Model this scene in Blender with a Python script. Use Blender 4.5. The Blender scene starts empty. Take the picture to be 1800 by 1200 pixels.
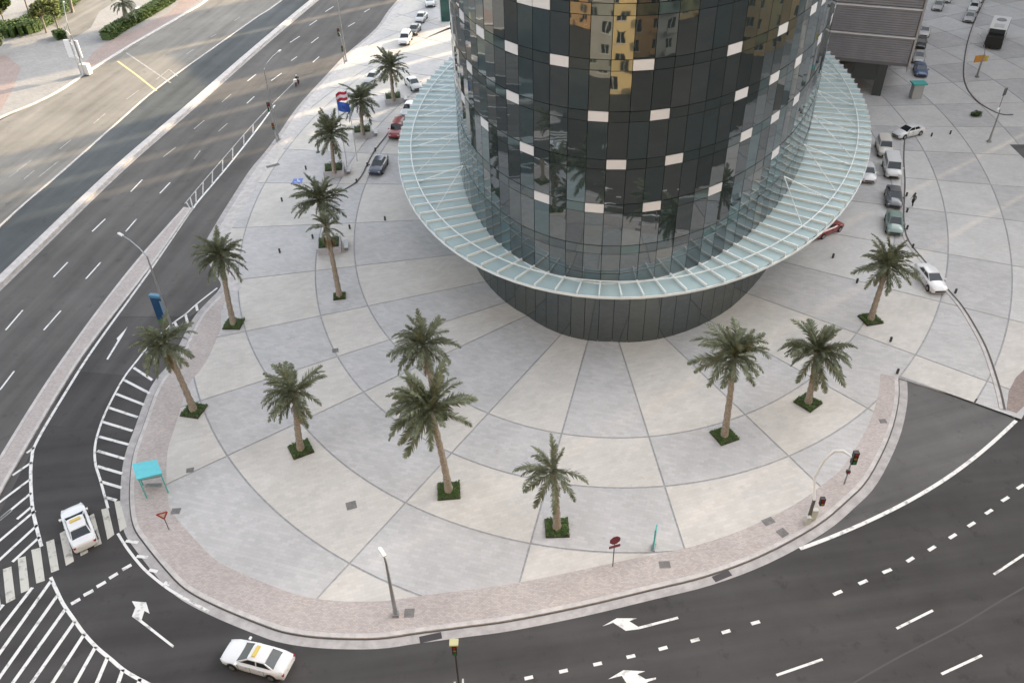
import bpy, bmesh, math, random
from mathutils import Vector, Matrix
from mathutils.geometry import tessellate_polygon
R = math.radians
rnd = random.Random(7)
sc = bpy.context.scene
COL = sc.collection

# ------------------------------------------------------------------ camera
FPX, NADIR, ROLL, H = 1450.0, 1850.0, R(-1.8), 50.0
TH = math.atan(FPX / NADIR)                       # pitch below the horizon
cr, sr = math.cos(ROLL), math.sin(ROLL)
U0 = Vector((0, math.sin(TH), math.cos(TH))); F0 = Vector((0, math.cos(TH), -math.sin(TH))); X0 = Vector((1, 0, 0))
CR = cr * X0 + sr * U0; CU = -sr * X0 + cr * U0
CAM = Vector((0, 0, H))
cd = bpy.data.cameras.new('camera'); cam = bpy.data.objects.new('camera', cd); COL.objects.link(cam)
cd.sensor_width = 36; cd.lens = FPX / 1800 * 36; cd.clip_end = 6000; cd.clip_start = 0.5
M3 = Matrix((CR, CU, -F0)).transposed()
cam.matrix_world = Matrix.Translation(CAM) @ M3.to_4x4()
sc.camera = cam

# ------------------------------------------------------------------ sky, sun, exposure
SUN_EL, SUN_AZ = R(21), R(55)                     # low sun, ahead and to the right
w = bpy.data.worlds.new('World'); sc.world = w; w.use_nodes = True
nt = w.node_tree; nt.nodes.clear()
sky = nt.nodes.new('ShaderNodeTexSky'); sky.sky_type = 'NISHITA'; sky.sun_disc = False
sky.sun_elevation = SUN_EL; sky.sun_rotation = SUN_AZ; sky.air_density = 1.2; sky.dust_density = 4.0; sky.ozone_density = 1.0
hs = nt.nodes.new('ShaderNodeHueSaturation'); hs.inputs['Saturation'].default_value = 0.30
bg = nt.nodes.new('ShaderNodeBackground'); bg.inputs[1].default_value = 0.15
wo = nt.nodes.new('ShaderNodeOutputWorld')
nt.links.new(sky.outputs[0], hs.inputs['Color']); nt.links.new(hs.outputs[0], bg.inputs[0]); nt.links.new(bg.outputs[0], wo.inputs[0])
sl = bpy.data.lights.new('sun', 'SUN'); sl.energy = 2.5; sl.angle = R(0.6); sl.color = (1.0, 0.77, 0.47)
so = bpy.data.objects.new('sun', sl); COL.objects.link(so)
S = Vector((math.sin(SUN_AZ) * math.cos(SUN_EL), math.cos(SUN_AZ) * math.cos(SUN_EL), math.sin(SUN_EL)))
so.rotation_euler = S.to_track_quat('Z', 'Y').to_euler(); so.location = (160, 130, 200)
vs = sc.view_settings; vs.view_transform = 'Standard'; vs.look = 'None'; vs.exposure = 2.02; vs.gamma = 1; vs.use_curve_mapping = False

# ------------------------------------------------------------------ helpers
def P(px, py, z=0.0):
    """the place at height z seen at this pixel of the 1800 x 1200 photograph"""
    x = (px - 900) / FPX; y = -(py - 600) / FPX
    d = CR * x + CU * y + F0
    t = (z - H) / d.z
    return Vector((d.x * t, d.y * t, z))
def proj(v):
    q = Vector(v) - CAM; k = q.dot(F0)
    return 900 + FPX * q.dot(CR) / k, 600 - FPX * q.dot(CU) / k
def zat(xy, py):
    lo, hi = 0.0, 40.0
    for _ in range(40):
        m = (lo + hi) / 2
        if proj((xy[0], xy[1], m))[1] > py: lo = m
        else: hi = m
    return lo
def catmull(pts, n=5, closed=False):
    out = []; N = len(pts)
    rng = range(N if closed else N - 1)
    for i in rng:
        p0 = pts[(i - 1) % N] if (closed or i > 0) else pts[0]
        p1 = pts[i]; p2 = pts[(i + 1) % N]
        p3 = pts[(i + 2) % N] if (closed or i + 2 < N) else pts[-1]
        for k in range(n):
            t = k / n
            out.append(0.5 * ((2 * p1) + (p2 - p0) * t + (2 * p0 - 5 * p1 + 4 * p2 - p3) * t * t + (3 * p1 - p0 - 3 * p2 + p3) * t ** 3))
    if not closed: out.append(pts[-1].copy())
    return out
def link(name, me, mats, parent=None, kind=None, label=None, cat=None, group=None):
    o = bpy.data.objects.new(name, me); COL.objects.link(o)
    if mats is not None and not me.materials:
        for m in (mats if isinstance(mats, (list, tuple)) else [mats]): me.materials.append(m)
    if parent is not None: o.parent = parent
    if kind: o['kind'] = kind
    if label: o['label'] = label
    if cat: o['category'] = cat
    if group: o['group'] = group
    return o
def mesh(name, verts, faces, smooth=False, midx=None):
    me = bpy.data.meshes.new(name); me.from_pydata([tuple(v) for v in verts], [], faces)
    if smooth: me.polygons.foreach_set('use_smooth', [True] * len(me.polygons))
    if midx: me.polygons.foreach_set('material_index', midx)
    me.update(); return me
class MB:
    """collects simple solids into one mesh"""
    def __init__(s): s.v = []; s.f = []; s.m = []; s.cur = 0
    def add(s, vs_, fs_):
        b = len(s.v); s.v += [Vector(x) for x in vs_]; s.f += [tuple(i + b for i in f) for f in fs_]; s.m += [s.cur] * len(fs_); return s
    def box(s, c, d, rz=0, axis=None):
        c = Vector(c); hx, hy, hz = d[0] / 2, d[1] / 2, d[2] / 2
        m = Matrix.Rotation(rz, 3, 'Z') if axis is None else axis
        vs_ = [c + m @ Vector((sx * hx, sy * hy, sz * hz)) for sx in (-1, 1) for sy in (-1, 1) for sz in (-1, 1)]
        return s.add(vs_, [(0, 1, 3, 2), (4, 6, 7, 5), (0, 4, 5, 1), (2, 3, 7, 6), (0, 2, 6, 4), (1, 5, 7, 3)])
    def bar(s, a, b, wd, ht=None):
        a, b = Vector(a), Vector(b); d = (b - a); L = d.length
        if L < 1e-6: return s
        x = d / L; up = Vector((0, 0, 1)) if abs(x.z) < .95 else Vector((0, 1, 0)); y = up.cross(x).normalized(); z = x.cross(y)
        return s.box((a + b) / 2, (L, wd, ht or wd), axis=Matrix((x, y, z)).transposed())
    def tube(s, pts, rad, n=8, cap=True):
        pts = [Vector(p) for p in pts]; b = len(s.v); k = len(pts)
        rad = rad if isinstance(rad, (list, tuple)) else [rad] * k
        ref = Vector((0, 1, 0))
        for i, p in enumerate(pts):
            d = (pts[min(i + 1, k - 1)] - pts[max(i - 1, 0)]).normalized()
            r0 = ref if abs(d.dot(ref)) < .9 else Vector((1, 0, 0))
            a = d.cross(r0).normalized(); c = d.cross(a)
            for j in range(n):
                t = 2 * math.pi * j / n; s.v.append(p + (a * math.cos(t) + c * math.sin(t)) * rad[i])
        for i in range(k - 1):
            for j in range(n):
                s.f.append((b + i * n + j, b + i * n + (j + 1) % n, b + (i + 1) * n + (j + 1) % n, b + (i + 1) * n + j)); s.m.append(s.cur)
        if cap:
            s.f.append(tuple(b + j for j in range(n))); s.f.append(tuple(b + (k - 1) * n + j for j in reversed(range(n)))); s.m += [s.cur] * 2
        return s
    def ball(s, c, r, n=8, m=5, sz=1.0):
        c = Vector(c); pts = [c + Vector((0, 0, -r * sz + 2 * r * sz * i / m)) for i in range(m + 1)]
        rad = [max(0.01, r * math.sqrt(max(0, 1 - (-1 + 2 * i / m) ** 2))) for i in range(m + 1)]
        return s.tube(pts, rad, n)
    def mesh(s, name, smooth=False): return mesh(name, s.v, s.f, smooth, s.m if any(s.m) else None)
    def obj(s, name, mats, parent=None, smooth=False, **k): return link(name, s.mesh(name, smooth), mats, parent, **k)
def empty(name, loc, rz=0, label=None, cat=None, group=None):
    o = bpy.data.objects.new(name, None); COL.objects.link(o); o.location = loc; o.rotation_euler = (0, 0, rz); o.empty_display_size = .3
    if label: o['label'] = label
    if cat: o['category'] = cat
    if group: o['group'] = group
    return o
def copy_tree(o, parent=None):
    c = o.copy(); COL.objects.link(c)
    if parent is not None: c.parent = parent
    for ch in o.children: copy_tree(ch, c)
    return c
def sheet(name, pts, z, mat, zb=None, **k):
    """flat polygon at height z, with a skirt down to zb"""
    if sum((pts[i].x * pts[(i + 1) % len(pts)].y - pts[(i + 1) % len(pts)].x * pts[i].y) for i in range(len(pts))) < 0: pts = pts[::-1]
    V = [Vector((p.x, p.y, z)) for p in pts]; F = []
    for t in tessellate_polygon([[Vector((p.x, p.y, 0)) for p in pts]]):
        a, b, c = t
        if (V[b] - V[a]).cross(V[c] - V[a]).z < 0: a, b, c = c, b, a
        F.append((a, b, c))
    n = len(V)
    if zb is not None:
        V += [Vector((p.x, p.y, zb)) for p in pts]
        for i in range(n):
            j = (i + 1) % n; F.append((i, n + i, n + j, j))
    return link(name, mesh(name, V, F), mat, **k)
def offset(pts, d, closed=True):
    """shift a polyline sideways by d (positive = left of travel)"""
    out = []; n = len(pts)
    for i, p in enumerate(pts):
        a = pts[(i - 1) % n] if (closed or i > 0) else p
        b = pts[(i + 1) % n] if (closed or i < n - 1) else p
        t = Vector((b.x - a.x, b.y - a.y, 0)); t.normalize()
        out.append(Vector((p.x - t.y * d, p.y + t.x * d, p.z)))
    return out
def band(name, pts, d0, d1, z, mat, closed=False, zb=None, **k):
    a = offset(pts, d0, closed); b = offset(pts, d1, closed); n = len(pts)
    V = [Vector((p.x, p.y, z)) for p in a] + [Vector((p.x, p.y, z)) for p in b]; F = []
    m = n if closed else n - 1
    for i in range(m):
        j = (i + 1) % n; F.append((i, j, n + j, n + i) if d1 > d0 else (j, i, n + i, n + j))
    if zb is not None:
        V += [Vector((p.x, p.y, zb)) for p in a] + [Vector((p.x, p.y, zb)) for p in b]
        for i in range(m):
            j = (i + 1) % n; F.append((2 * n + i, 2 * n + j, j, i)); F.append((n + i, n + j, 3 * n + j, 3 * n + i))
    return link(name, mesh(name, V, F), mat, **k)

# ------------------------------------------------------------------ materials
MATS = {}
def mat(name, col, rough=.6, metal=0, var=0.0, scale=3.0, bump=0.0, bscale=20, coat=0, spec=.5, col2=None, ramp=(.35, .65), trans=None, stretch=None, detail=5):
    m = bpy.data.materials.new(name); m.use_nodes = True; n = m.node_tree; b = n.nodes['Principled BSDF']
    b.inputs['Roughness'].default_value = rough; b.inputs['Metallic'].default_value = metal
    b.inputs['Base Color'].default_value = (*col, 1); b.inputs['Specular IOR Level'].default_value = spec
    if coat: b.inputs['Coat Weight'].default_value = coat; b.inputs['Coat Roughness'].default_value = .05
    g = n.nodes.new('ShaderNodeNewGeometry'); mp = n.nodes.new('ShaderNodeMapping'); n.links.new(g.outputs['Position'], mp.inputs[0])
    if stretch: mp.inputs['Rotation'].default_value = (0, 0, stretch[0]); mp.inputs['Scale'].default_value = (stretch[1], stretch[2], 1)
    if var or col2:
        t = n.nodes.new('ShaderNodeTexNoise'); t.inputs['Scale'].default_value = scale; t.inputs['Detail'].default_value = detail; t.inputs['Roughness'].default_value = .62
        n.links.new(mp.outputs[0], t.inputs['Vector'])
        r = n.nodes.new('ShaderNodeValToRGB'); r.color_ramp.elements[0].position = ramp[0]; r.color_ramp.elements[1].position = ramp[1]
        c2 = col2 or tuple(min(1, c * (1 + var)) for c in col); c1 = col if col2 else tuple(c * (1 - var) for c in col)
        r.color_ramp.elements[0].color = (*c1, 1); r.color_ramp.elements[1].color = (*c2, 1)
        n.links.new(t.outputs[0], r.inputs[0]); n.links.new(r.outputs[0], b.inputs['Base Color'])
    if bump:
        t2 = n.nodes.new('ShaderNodeTexNoise'); t2.inputs['Scale'].default_value = bscale; t2.inputs['Detail'].default_value = 3; n.links.new(g.outputs['Position'], t2.inputs['Vector'])
        bp = n.nodes.new('ShaderNodeBump'); bp.inputs['Strength'].default_value = bump; bp.inputs['Distance'].default_value = .05
        n.links.new(t2.outputs[0], bp.inputs['Height']); n.links.new(bp.outputs[0], b.inputs['Normal'])
    MATS[name] = m; return m
def pavers(name, col, var, brick, rot, mortar, mcol, col2=None):
    """small unit paving: brick joints, per-brick tone, broad stains"""
    m = mat(name, col, rough=.75, spec=.3); n = m.node_tree; b = n.nodes['Principled BSDF']
    g = n.nodes.new('ShaderNodeNewGeometry'); mp = n.nodes.new('ShaderNodeMapping'); mp.inputs['Rotation'].default_value = (0, 0, rot)
    n.links.new(g.outputs['Position'], mp.inputs[0])
    br = n.nodes.new('ShaderNodeTexBrick'); br.inputs['Scale'].default_value = 1; br.inputs['Brick Width'].default_value = brick[0]; br.inputs['Row Height'].default_value = brick[1]
    br.inputs['Mortar Size'].default_value = mortar; br.inputs['Color1'].default_value = (*[c * (1 - var) for c in col], 1); br.inputs['Color2'].default_value = (*[c * (1 + var) for c in (col2 or col)], 1); br.inputs['Mortar'].default_value = (*mcol, 1)
    n.links.new(mp.outputs[0], br.inputs['Vector'])
    t = n.nodes.new('ShaderNodeTexNoise'); t.inputs['Scale'].default_value = .35; t.inputs['Detail'].default_value = 7; t.inputs['Roughness'].default_value = .65; n.links.new(g.outputs['Position'], t.inputs['Vector'])
    r = n.nodes.new('ShaderNodeMapRange'); r.inputs['From Min'].default_value = .3; r.inputs['From Max'].default_value = .7; r.inputs['To Min'].default_value = .90; r.inputs['To Max'].default_value = 1.06; n.links.new(t.outputs[0], r.inputs[0])
    mx = n.nodes.new('ShaderNodeVectorMath'); mx.operation = 'SCALE'; n.links.new(br.outputs[0], mx.inputs[0]); n.links.new(r.outputs[0], mx.inputs['Scale'])
    ts = n.nodes.new('ShaderNodeTexNoise'); ts.inputs['Scale'].default_value = 1.6; ts.inputs['Detail'].default_value = 9; ts.inputs['Roughness'].default_value = .7; n.links.new(g.outputs['Position'], ts.inputs['Vector'])
    rs = n.nodes.new('ShaderNodeMapRange'); rs.inputs['From Min'].default_value = .60; rs.inputs['From Max'].default_value = .74; rs.inputs['To Min'].default_value = 1; rs.inputs['To Max'].default_value = .80; n.links.new(ts.outputs[0], rs.inputs[0])
    m2 = n.nodes.new('ShaderNodeVectorMath'); m2.operation = 'SCALE'; n.links.new(mx.outputs[0], m2.inputs[0]); n.links.new(rs.outputs[0], m2.inputs['Scale'])
    n.links.new(m2.outputs[0], b.inputs['Base Color'])
    bp = n.nodes.new('ShaderNodeBump'); bp.inputs['Strength'].default_value = .25; bp.inputs['Distance'].default_value = .01; bp.invert = True
    n.links.new(br.outputs['Fac'], bp.inputs['Height']); n.links.new(bp.outputs[0], b.inputs['Normal'])
    return m
def asphalt(name, c, rot=0.9):
    m = mat(name, c, rough=.85, spec=.25); n = m.node_tree; b = n.nodes['Principled BSDF']
    g = n.nodes.new('ShaderNodeNewGeometry'); m0 = n.nodes.new('ShaderNodeMapping'); m0.inputs['Rotation'].default_value = (0, 0, -rot); mp = n.nodes.new('ShaderNodeMapping'); mp.inputs['Scale'].default_value = (.035, .55, 1)
    n.links.new(g.outputs['Position'], m0.inputs[0]); n.links.new(m0.outputs[0], mp.inputs[0])
    t = n.nodes.new('ShaderNodeTexNoise'); t.inputs['Scale'].default_value = 1; t.inputs['Detail'].default_value = 6; n.links.new(mp.outputs[0], t.inputs['Vector'])
    t2 = n.nodes.new('ShaderNodeTexNoise'); t2.inputs['Scale'].default_value = .09; t2.inputs['Detail'].default_value = 8; t2.inputs['Roughness'].default_value = .65; n.links.new(g.outputs['Position'], t2.inputs['Vector'])
    t3 = n.nodes.new('ShaderNodeTexNoise'); t3.inputs['Scale'].default_value = 30; n.links.new(g.outputs['Position'], t3.inputs['Vector'])
    a = n.nodes.new('ShaderNodeMath'); a.operation = 'ADD'; n.links.new(t.outputs[0], a.inputs[0]); n.links.new(t2.outputs[0], a.inputs[1])
    a2 = n.nodes.new('ShaderNodeMath'); a2.operation = 'MULTIPLY_ADD'; a2.inputs[1].default_value = .25; n.links.new(t3.outputs[0], a2.inputs[0]); n.links.new(a.outputs[0], a2.inputs[2])
    r = n.nodes.new('ShaderNodeMapRange'); r.inputs['From Min'].default_value = .8; r.inputs['From Max'].default_value = 1.45; r.inputs['To Min'].default_value = .68; r.inputs['To Max'].default_value = 1.36; n.links.new(a2.outputs[0], r.inputs[0])
    mx = n.nodes.new('ShaderNodeVectorMath'); mx.operation = 'SCALE'; mx.inputs[0].default_value = c; n.links.new(r.outputs[0], mx.inputs['Scale'])
    t4 = n.nodes.new('ShaderNodeTexNoise'); t4.inputs['Scale'].default_value = .55; t4.inputs['Detail'].default_value = 10; t4.inputs['Roughness'].default_value = .72; n.links.new(g.outputs['Position'], t4.inputs['Vector'])
    r4 = n.nodes.new('ShaderNodeMapRange'); r4.inputs['From Min'].default_value = .57; r4.inputs['From Max'].default_value = .72; r4.inputs['To Min'].default_value = 1; r4.inputs['To Max'].default_value = .62; n.links.new(t4.outputs[0], r4.inputs[0])
    m4 = n.nodes.new('ShaderNodeVectorMath'); m4.operation = 'SCALE'; n.links.new(mx.outputs[0], m4.inputs[0]); n.links.new(r4.outputs[0], m4.inputs['Scale']); n.links.new(m4.outputs[0], b.inputs['Base Color'])
    return m
_a, _b = P(0, 497), P(450, 87); HWY = math.atan2(_b.y - _a.y, _b.x - _a.x)
ASPH = asphalt('asphalt', (.053, .051, .052), .12)
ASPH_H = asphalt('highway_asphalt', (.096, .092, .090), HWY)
ASPH_L = asphalt('pale_lit_asphalt', (.175, .168, .155), HWY)  # reflected light on the left carriageway is put into this paler colour
ASPH_N = asphalt('worn_asphalt', (.105, .103, .104), .3)
ASPH_M = asphalt('bluish_asphalt', (.066, .074, .079), HWY)  # darker, bluer asphalt for the lanes beside the median
PGREY = pavers('grey_pavers', (.452, .447, .451), .065, (.6, .3), .3, .008, (.38, .38, .385))
PBEIGE = pavers('beige_pavers', (.515, .497, .472), .05, (.6, .3), -.3, .008, (.45, .43, .41))
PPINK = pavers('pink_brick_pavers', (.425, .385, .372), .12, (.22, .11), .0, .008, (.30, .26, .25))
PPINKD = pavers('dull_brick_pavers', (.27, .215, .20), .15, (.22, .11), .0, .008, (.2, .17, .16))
PDRIVE = pavers('drive_pavers', (.53, .525, .52), .05, (.4, .2), .1, .008, (.39, .385, .385))  # base colour raised to offset dimmer light on the right drive
JOINT = mat('drain_joint', (.30, .305, .32), .8, var=.15)
CONC = mat('kerb_concrete', (.46, .44, .435), .8, var=.14, scale=1.5)
GUTTER = mat('gutter_concrete', (.36, .345, .345), .8, var=.16, scale=1.2)
GAP_SHADE = mat('kerb_gap_shadow', (.09, .085, .085), .9)
WHITE = mat('road_paint', (.26, .255, .25), .6, col2=(.66, .66, .655), scale=1.7, ramp=(.33, .47), detail=12)
WORN = mat('worn_road_paint', (.20, .195, .185), .7, col2=(.38, .37, .35), scale=2, detail=10)
CREAM = mat('crossing_paint', (.22, .215, .20), .7, col2=(.50, .49, .45), scale=1.5, ramp=(.32, .46), detail=12)
SHRUB = mat('shrub_leaf', (.035, .065, .018), .6, col2=(.075, .13, .03), scale=9, spec=.3)
SOIL = mat('soil', (.05, .04, .03), .9)
PALM = mat('palm_leaf', (.082, .102, .06), .55, col2=(.20, .22, .145), scale=2.2, spec=.35)
PALMDRY = mat('dry_palm_leaf', (.20, .155, .09), .8, var=.25, scale=4)
BARK = mat('palm_bark', (.265, .225, .18), .9, var=.35, scale=9, bump=1, bscale=14)
STEEL = mat('galvanised_steel', (.32, .33, .34), .45, metal=.6, var=.1)
DARK = mat('black_housing', (.012, .012, .013), .5)
LAMPW = mat('lamp_cover', (.75, .75, .72), .4)
RUBBER = mat('tyre_rubber', (.012, .012, .012), .8)
RIM = mat('wheel_rim', (.35, .35, .36), .35, metal=.8)
CGLASS = mat('car_glass', (.012, .018, .022), .05, spec=.8)
TAIL = mat('tail_lamp', (.25, .01, .01), .3)
HEADL = mat('head_lamp', (.6, .62, .62), .15, metal=.3)
YEL = mat('taxi_yellow', (.55, .42, .10), .5)
PLATE = mat('number_plate', (.6, .6, .56), .6)
def paint(n, c, r=.28): return mat(n, c, r, coat=.8, spec=.5)

# ------------------------------------------------------------------ ground
ground = sheet('road', [Vector(v) for v in ((-1600, -1200, 0), (1600, -1200, 0), (1600, 2200, 0), (-1600, 2200, 0))], 0, ASPH, kind='structure')
def rpoly(name, pts, z, m, **k): return sheet(name, [P(*q) for q in pts], z, m, **k)
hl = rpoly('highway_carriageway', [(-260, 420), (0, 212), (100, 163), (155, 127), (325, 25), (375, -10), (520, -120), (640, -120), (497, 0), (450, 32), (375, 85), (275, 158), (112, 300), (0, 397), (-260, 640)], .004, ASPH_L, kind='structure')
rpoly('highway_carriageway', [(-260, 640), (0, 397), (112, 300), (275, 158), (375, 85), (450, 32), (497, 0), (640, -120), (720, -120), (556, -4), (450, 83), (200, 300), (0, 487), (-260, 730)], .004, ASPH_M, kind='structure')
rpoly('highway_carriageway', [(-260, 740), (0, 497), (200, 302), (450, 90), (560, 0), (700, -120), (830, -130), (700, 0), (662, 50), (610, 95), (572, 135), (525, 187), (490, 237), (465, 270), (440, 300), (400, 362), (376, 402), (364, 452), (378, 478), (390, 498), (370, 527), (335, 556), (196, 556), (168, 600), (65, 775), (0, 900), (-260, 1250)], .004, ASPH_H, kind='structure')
rpoly('slip_road', [(196, 557), (335, 557), (305, 630), (277, 665), (135, 652), (168, 600)], .0052, asphalt('slip_asphalt_a', (.074, .071, .071), HWY), kind='structure')
rpoly('slip_road', [(135, 653), (277, 666), (250, 722), (235, 760), (83, 747), (104, 694)], .0052, asphalt('slip_asphalt_b', (.058, .056, .057), HWY), kind='structure')
rpoly('worn_forecourt_road', [(1594, 664), (1650, 688), (1720, 703), (1783, 737), (1720, 797), (1655, 850), (1575, 892), (1525, 916), (1462, 944), (1406, 964), (1448, 938), (1500, 892), (1540, 849), (1578, 772), (1594, 710)], .004, ASPH_N, kind='structure')
OUTPX = [(885, -150), (800, -95), (700, 0), (662, 50), (610, 95), (572, 135), (525, 187), (490, 237), (465, 270), (440, 300), (400, 362), (376, 402), (364, 425), (364, 452), (378, 478), (390, 498),
         (385, 511), (370, 527), (350, 548), (335, 570), (320, 600), (305, 630), (293, 647), (277, 665), (260, 695), (240, 750), (222, 800), (215, 850), (215, 900), (222, 935), (240, 963), (275, 1007), (312, 1045), (367, 1076), (450, 1111), (500, 1127),
         (570, 1136), (662, 1137), (737, 1127), (820, 1116), (900, 1105), (1025, 1080), (1150, 1050), (1250, 1025), (1350, 987), (1445, 935), (1500, 890), (1540, 847), (1577, 772), (1592, 710), (1592, 667)]
OUT = catmull([P(*q) for q in OUTPX], 4)
NOTCH = [P(*q) for q in [(1650, 688), (1720, 703), (1765, 720), (1783, 735), (1815, 706), (1860, 650), (2000, 540), (2300, 330), (2600, 0), (2700, -150)]]
band('gutter', OUT, -.12, .55, .006, GUTTER, kind='structure')
band('kerb_joint', OUT, .55, .66, .012, GAP_SHADE, kind='structure')
band('kerb', OUT, .66, 1.02, .14, CONC, zb=0, kind='structure')
inner = offset(OUT, .95, False)
plaza = sheet('plaza_pavement', inner + NOTCH, .112, JOINT, zb=-.05, kind='structure')
SPINK = [p for p in OUT]
def px_band(pxs, z, m, name='pavement', **k): return band(name, catmull([P(*q) for q in pxs], 4), 0, k.pop('w', 1), z, m, **k)
# brick footway along the kerb
i0 = min(range(len(OUT)), key=lambda i: (OUT[i] - P(385, 511)).length)
foot = OUT[i0:]
widths = []
V = []; F = []
n = len(foot); a = offset(foot, .98, False)
for i in range(n):
    s_ = i / (n - 1)
    wdt = 3.5 if s_ < .75 else 3.5 - (s_ - .75) / .25 * 1.3
    if s_ < .1: wdt = 1.2 + s_ / .1 * 2.3
    widths.append(wdt)
tn = []
for i in range(n):
    q0 = foot[max(i - 1, 0)]; q1 = foot[min(i + 1, n - 1)]; t_ = (q1 - q0).normalized(); nn = Vector((-t_.y, t_.x, 0))
    V.append(Vector((a[i].x, a[i].y, .150))); V.append(Vector((a[i].x, a[i].y, .150)) + nn * (widths[i] - 1))
F = [(2 * i, 2 * i + 2, 2 * i + 3, 2 * i + 1) for i in range(n - 1)]
link('brick_footway', mesh('brick_footway', V, F), PPINK, kind='structure')
band('concrete_edging', OUT[:i0 + 1], .98, 2.3, .150, CONC, kind='structure')

# --- paving panels: rings parallel to the tower's oval, joints square to them
TW = (17.7, 104.5, 44.0, 21.1, 1.331)
ct, st_ = math.cos(TW[4]), math.sin(TW[4])
def ell(u, E=TW):
    c, s = math.cos(u), math.sin(u); a, b = math.cos(E[4]), math.sin(E[4])
    return Vector((E[0] + E[2] * c * a - E[3] * s * b, E[1] + E[2] * c * b + E[3] * s * a, 0))
def elln(u, E=TW):
    c, s = math.cos(u) / E[2], math.sin(u) / E[3]; a, b = math.cos(E[4]), math.sin(E[4])
    v = Vector((c * a - s * b, c * b + s * a, 0)); v.normalize(); return v
def u_of_heading(h):
    """u whose outward normal has this heading (degrees from -Y towards +X)"""
    h = R(h); nx, ny = math.sin(h), -math.cos(h)
    a, b = math.cos(TW[4]), math.sin(TW[4]); x = nx * a + ny * b; y = -nx * b + ny * a
    return math.atan2(y * TW[3], x * TW[2])
def pt(h, d):
    u = u_of_heading(h); return ell(u) + elln(u) * d
def inpoly(p, poly):
    c = False; j = len(poly) - 1
    for i in range(len(poly)):
        if ((poly[i].y > p.y) != (poly[j].y > p.y)) and (p.x < (poly[j].x - poly[i].x) * (p.y - poly[i].y) / (poly[j].y - poly[i].y) + poly[i].x): c = not c
        j = i
    return c
NA, NB = P(1590, 666), P(1783, 735); nd = (NB - NA).normalized(); NN = Vector((nd.y, -nd.x, 0))
limit = offset(OUT, 1.6, False) + [p + NN * 2.5 for p in (NA + nd * .9, NB)] + [P(1815, 706), P(1860, 650), P(2000, 540), P(2300, 330), P(2600, 0), P(2700, -150)]
HEAD = [-145, -139, -133, -127.5, -122, -117, -111.5, -106, -100.4, -95.3, -88.8, -81, -72.5, -63.5, -54.3, -33, -15.1, 4.2, 24.8, 39.5, 50.4, 58.8, 65.4, 71, 75.5, 80, 84.5, 89, 94, 99, 104, 109, 114, 119, 124, 130]
def ring(k, h):
    base = [-2.6, 5.6, 11.6, 17.2, 23.5, 30.2, 37.0, 44.0, 51.0, 58.0, 66.0, 74, 82, 90, 98, 106, 114][k]
    if h < -60 and k in (2, 4): base += (-60 - h) * (.055 if k == 2 else .10)
    return base
nx_ = 0
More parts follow.
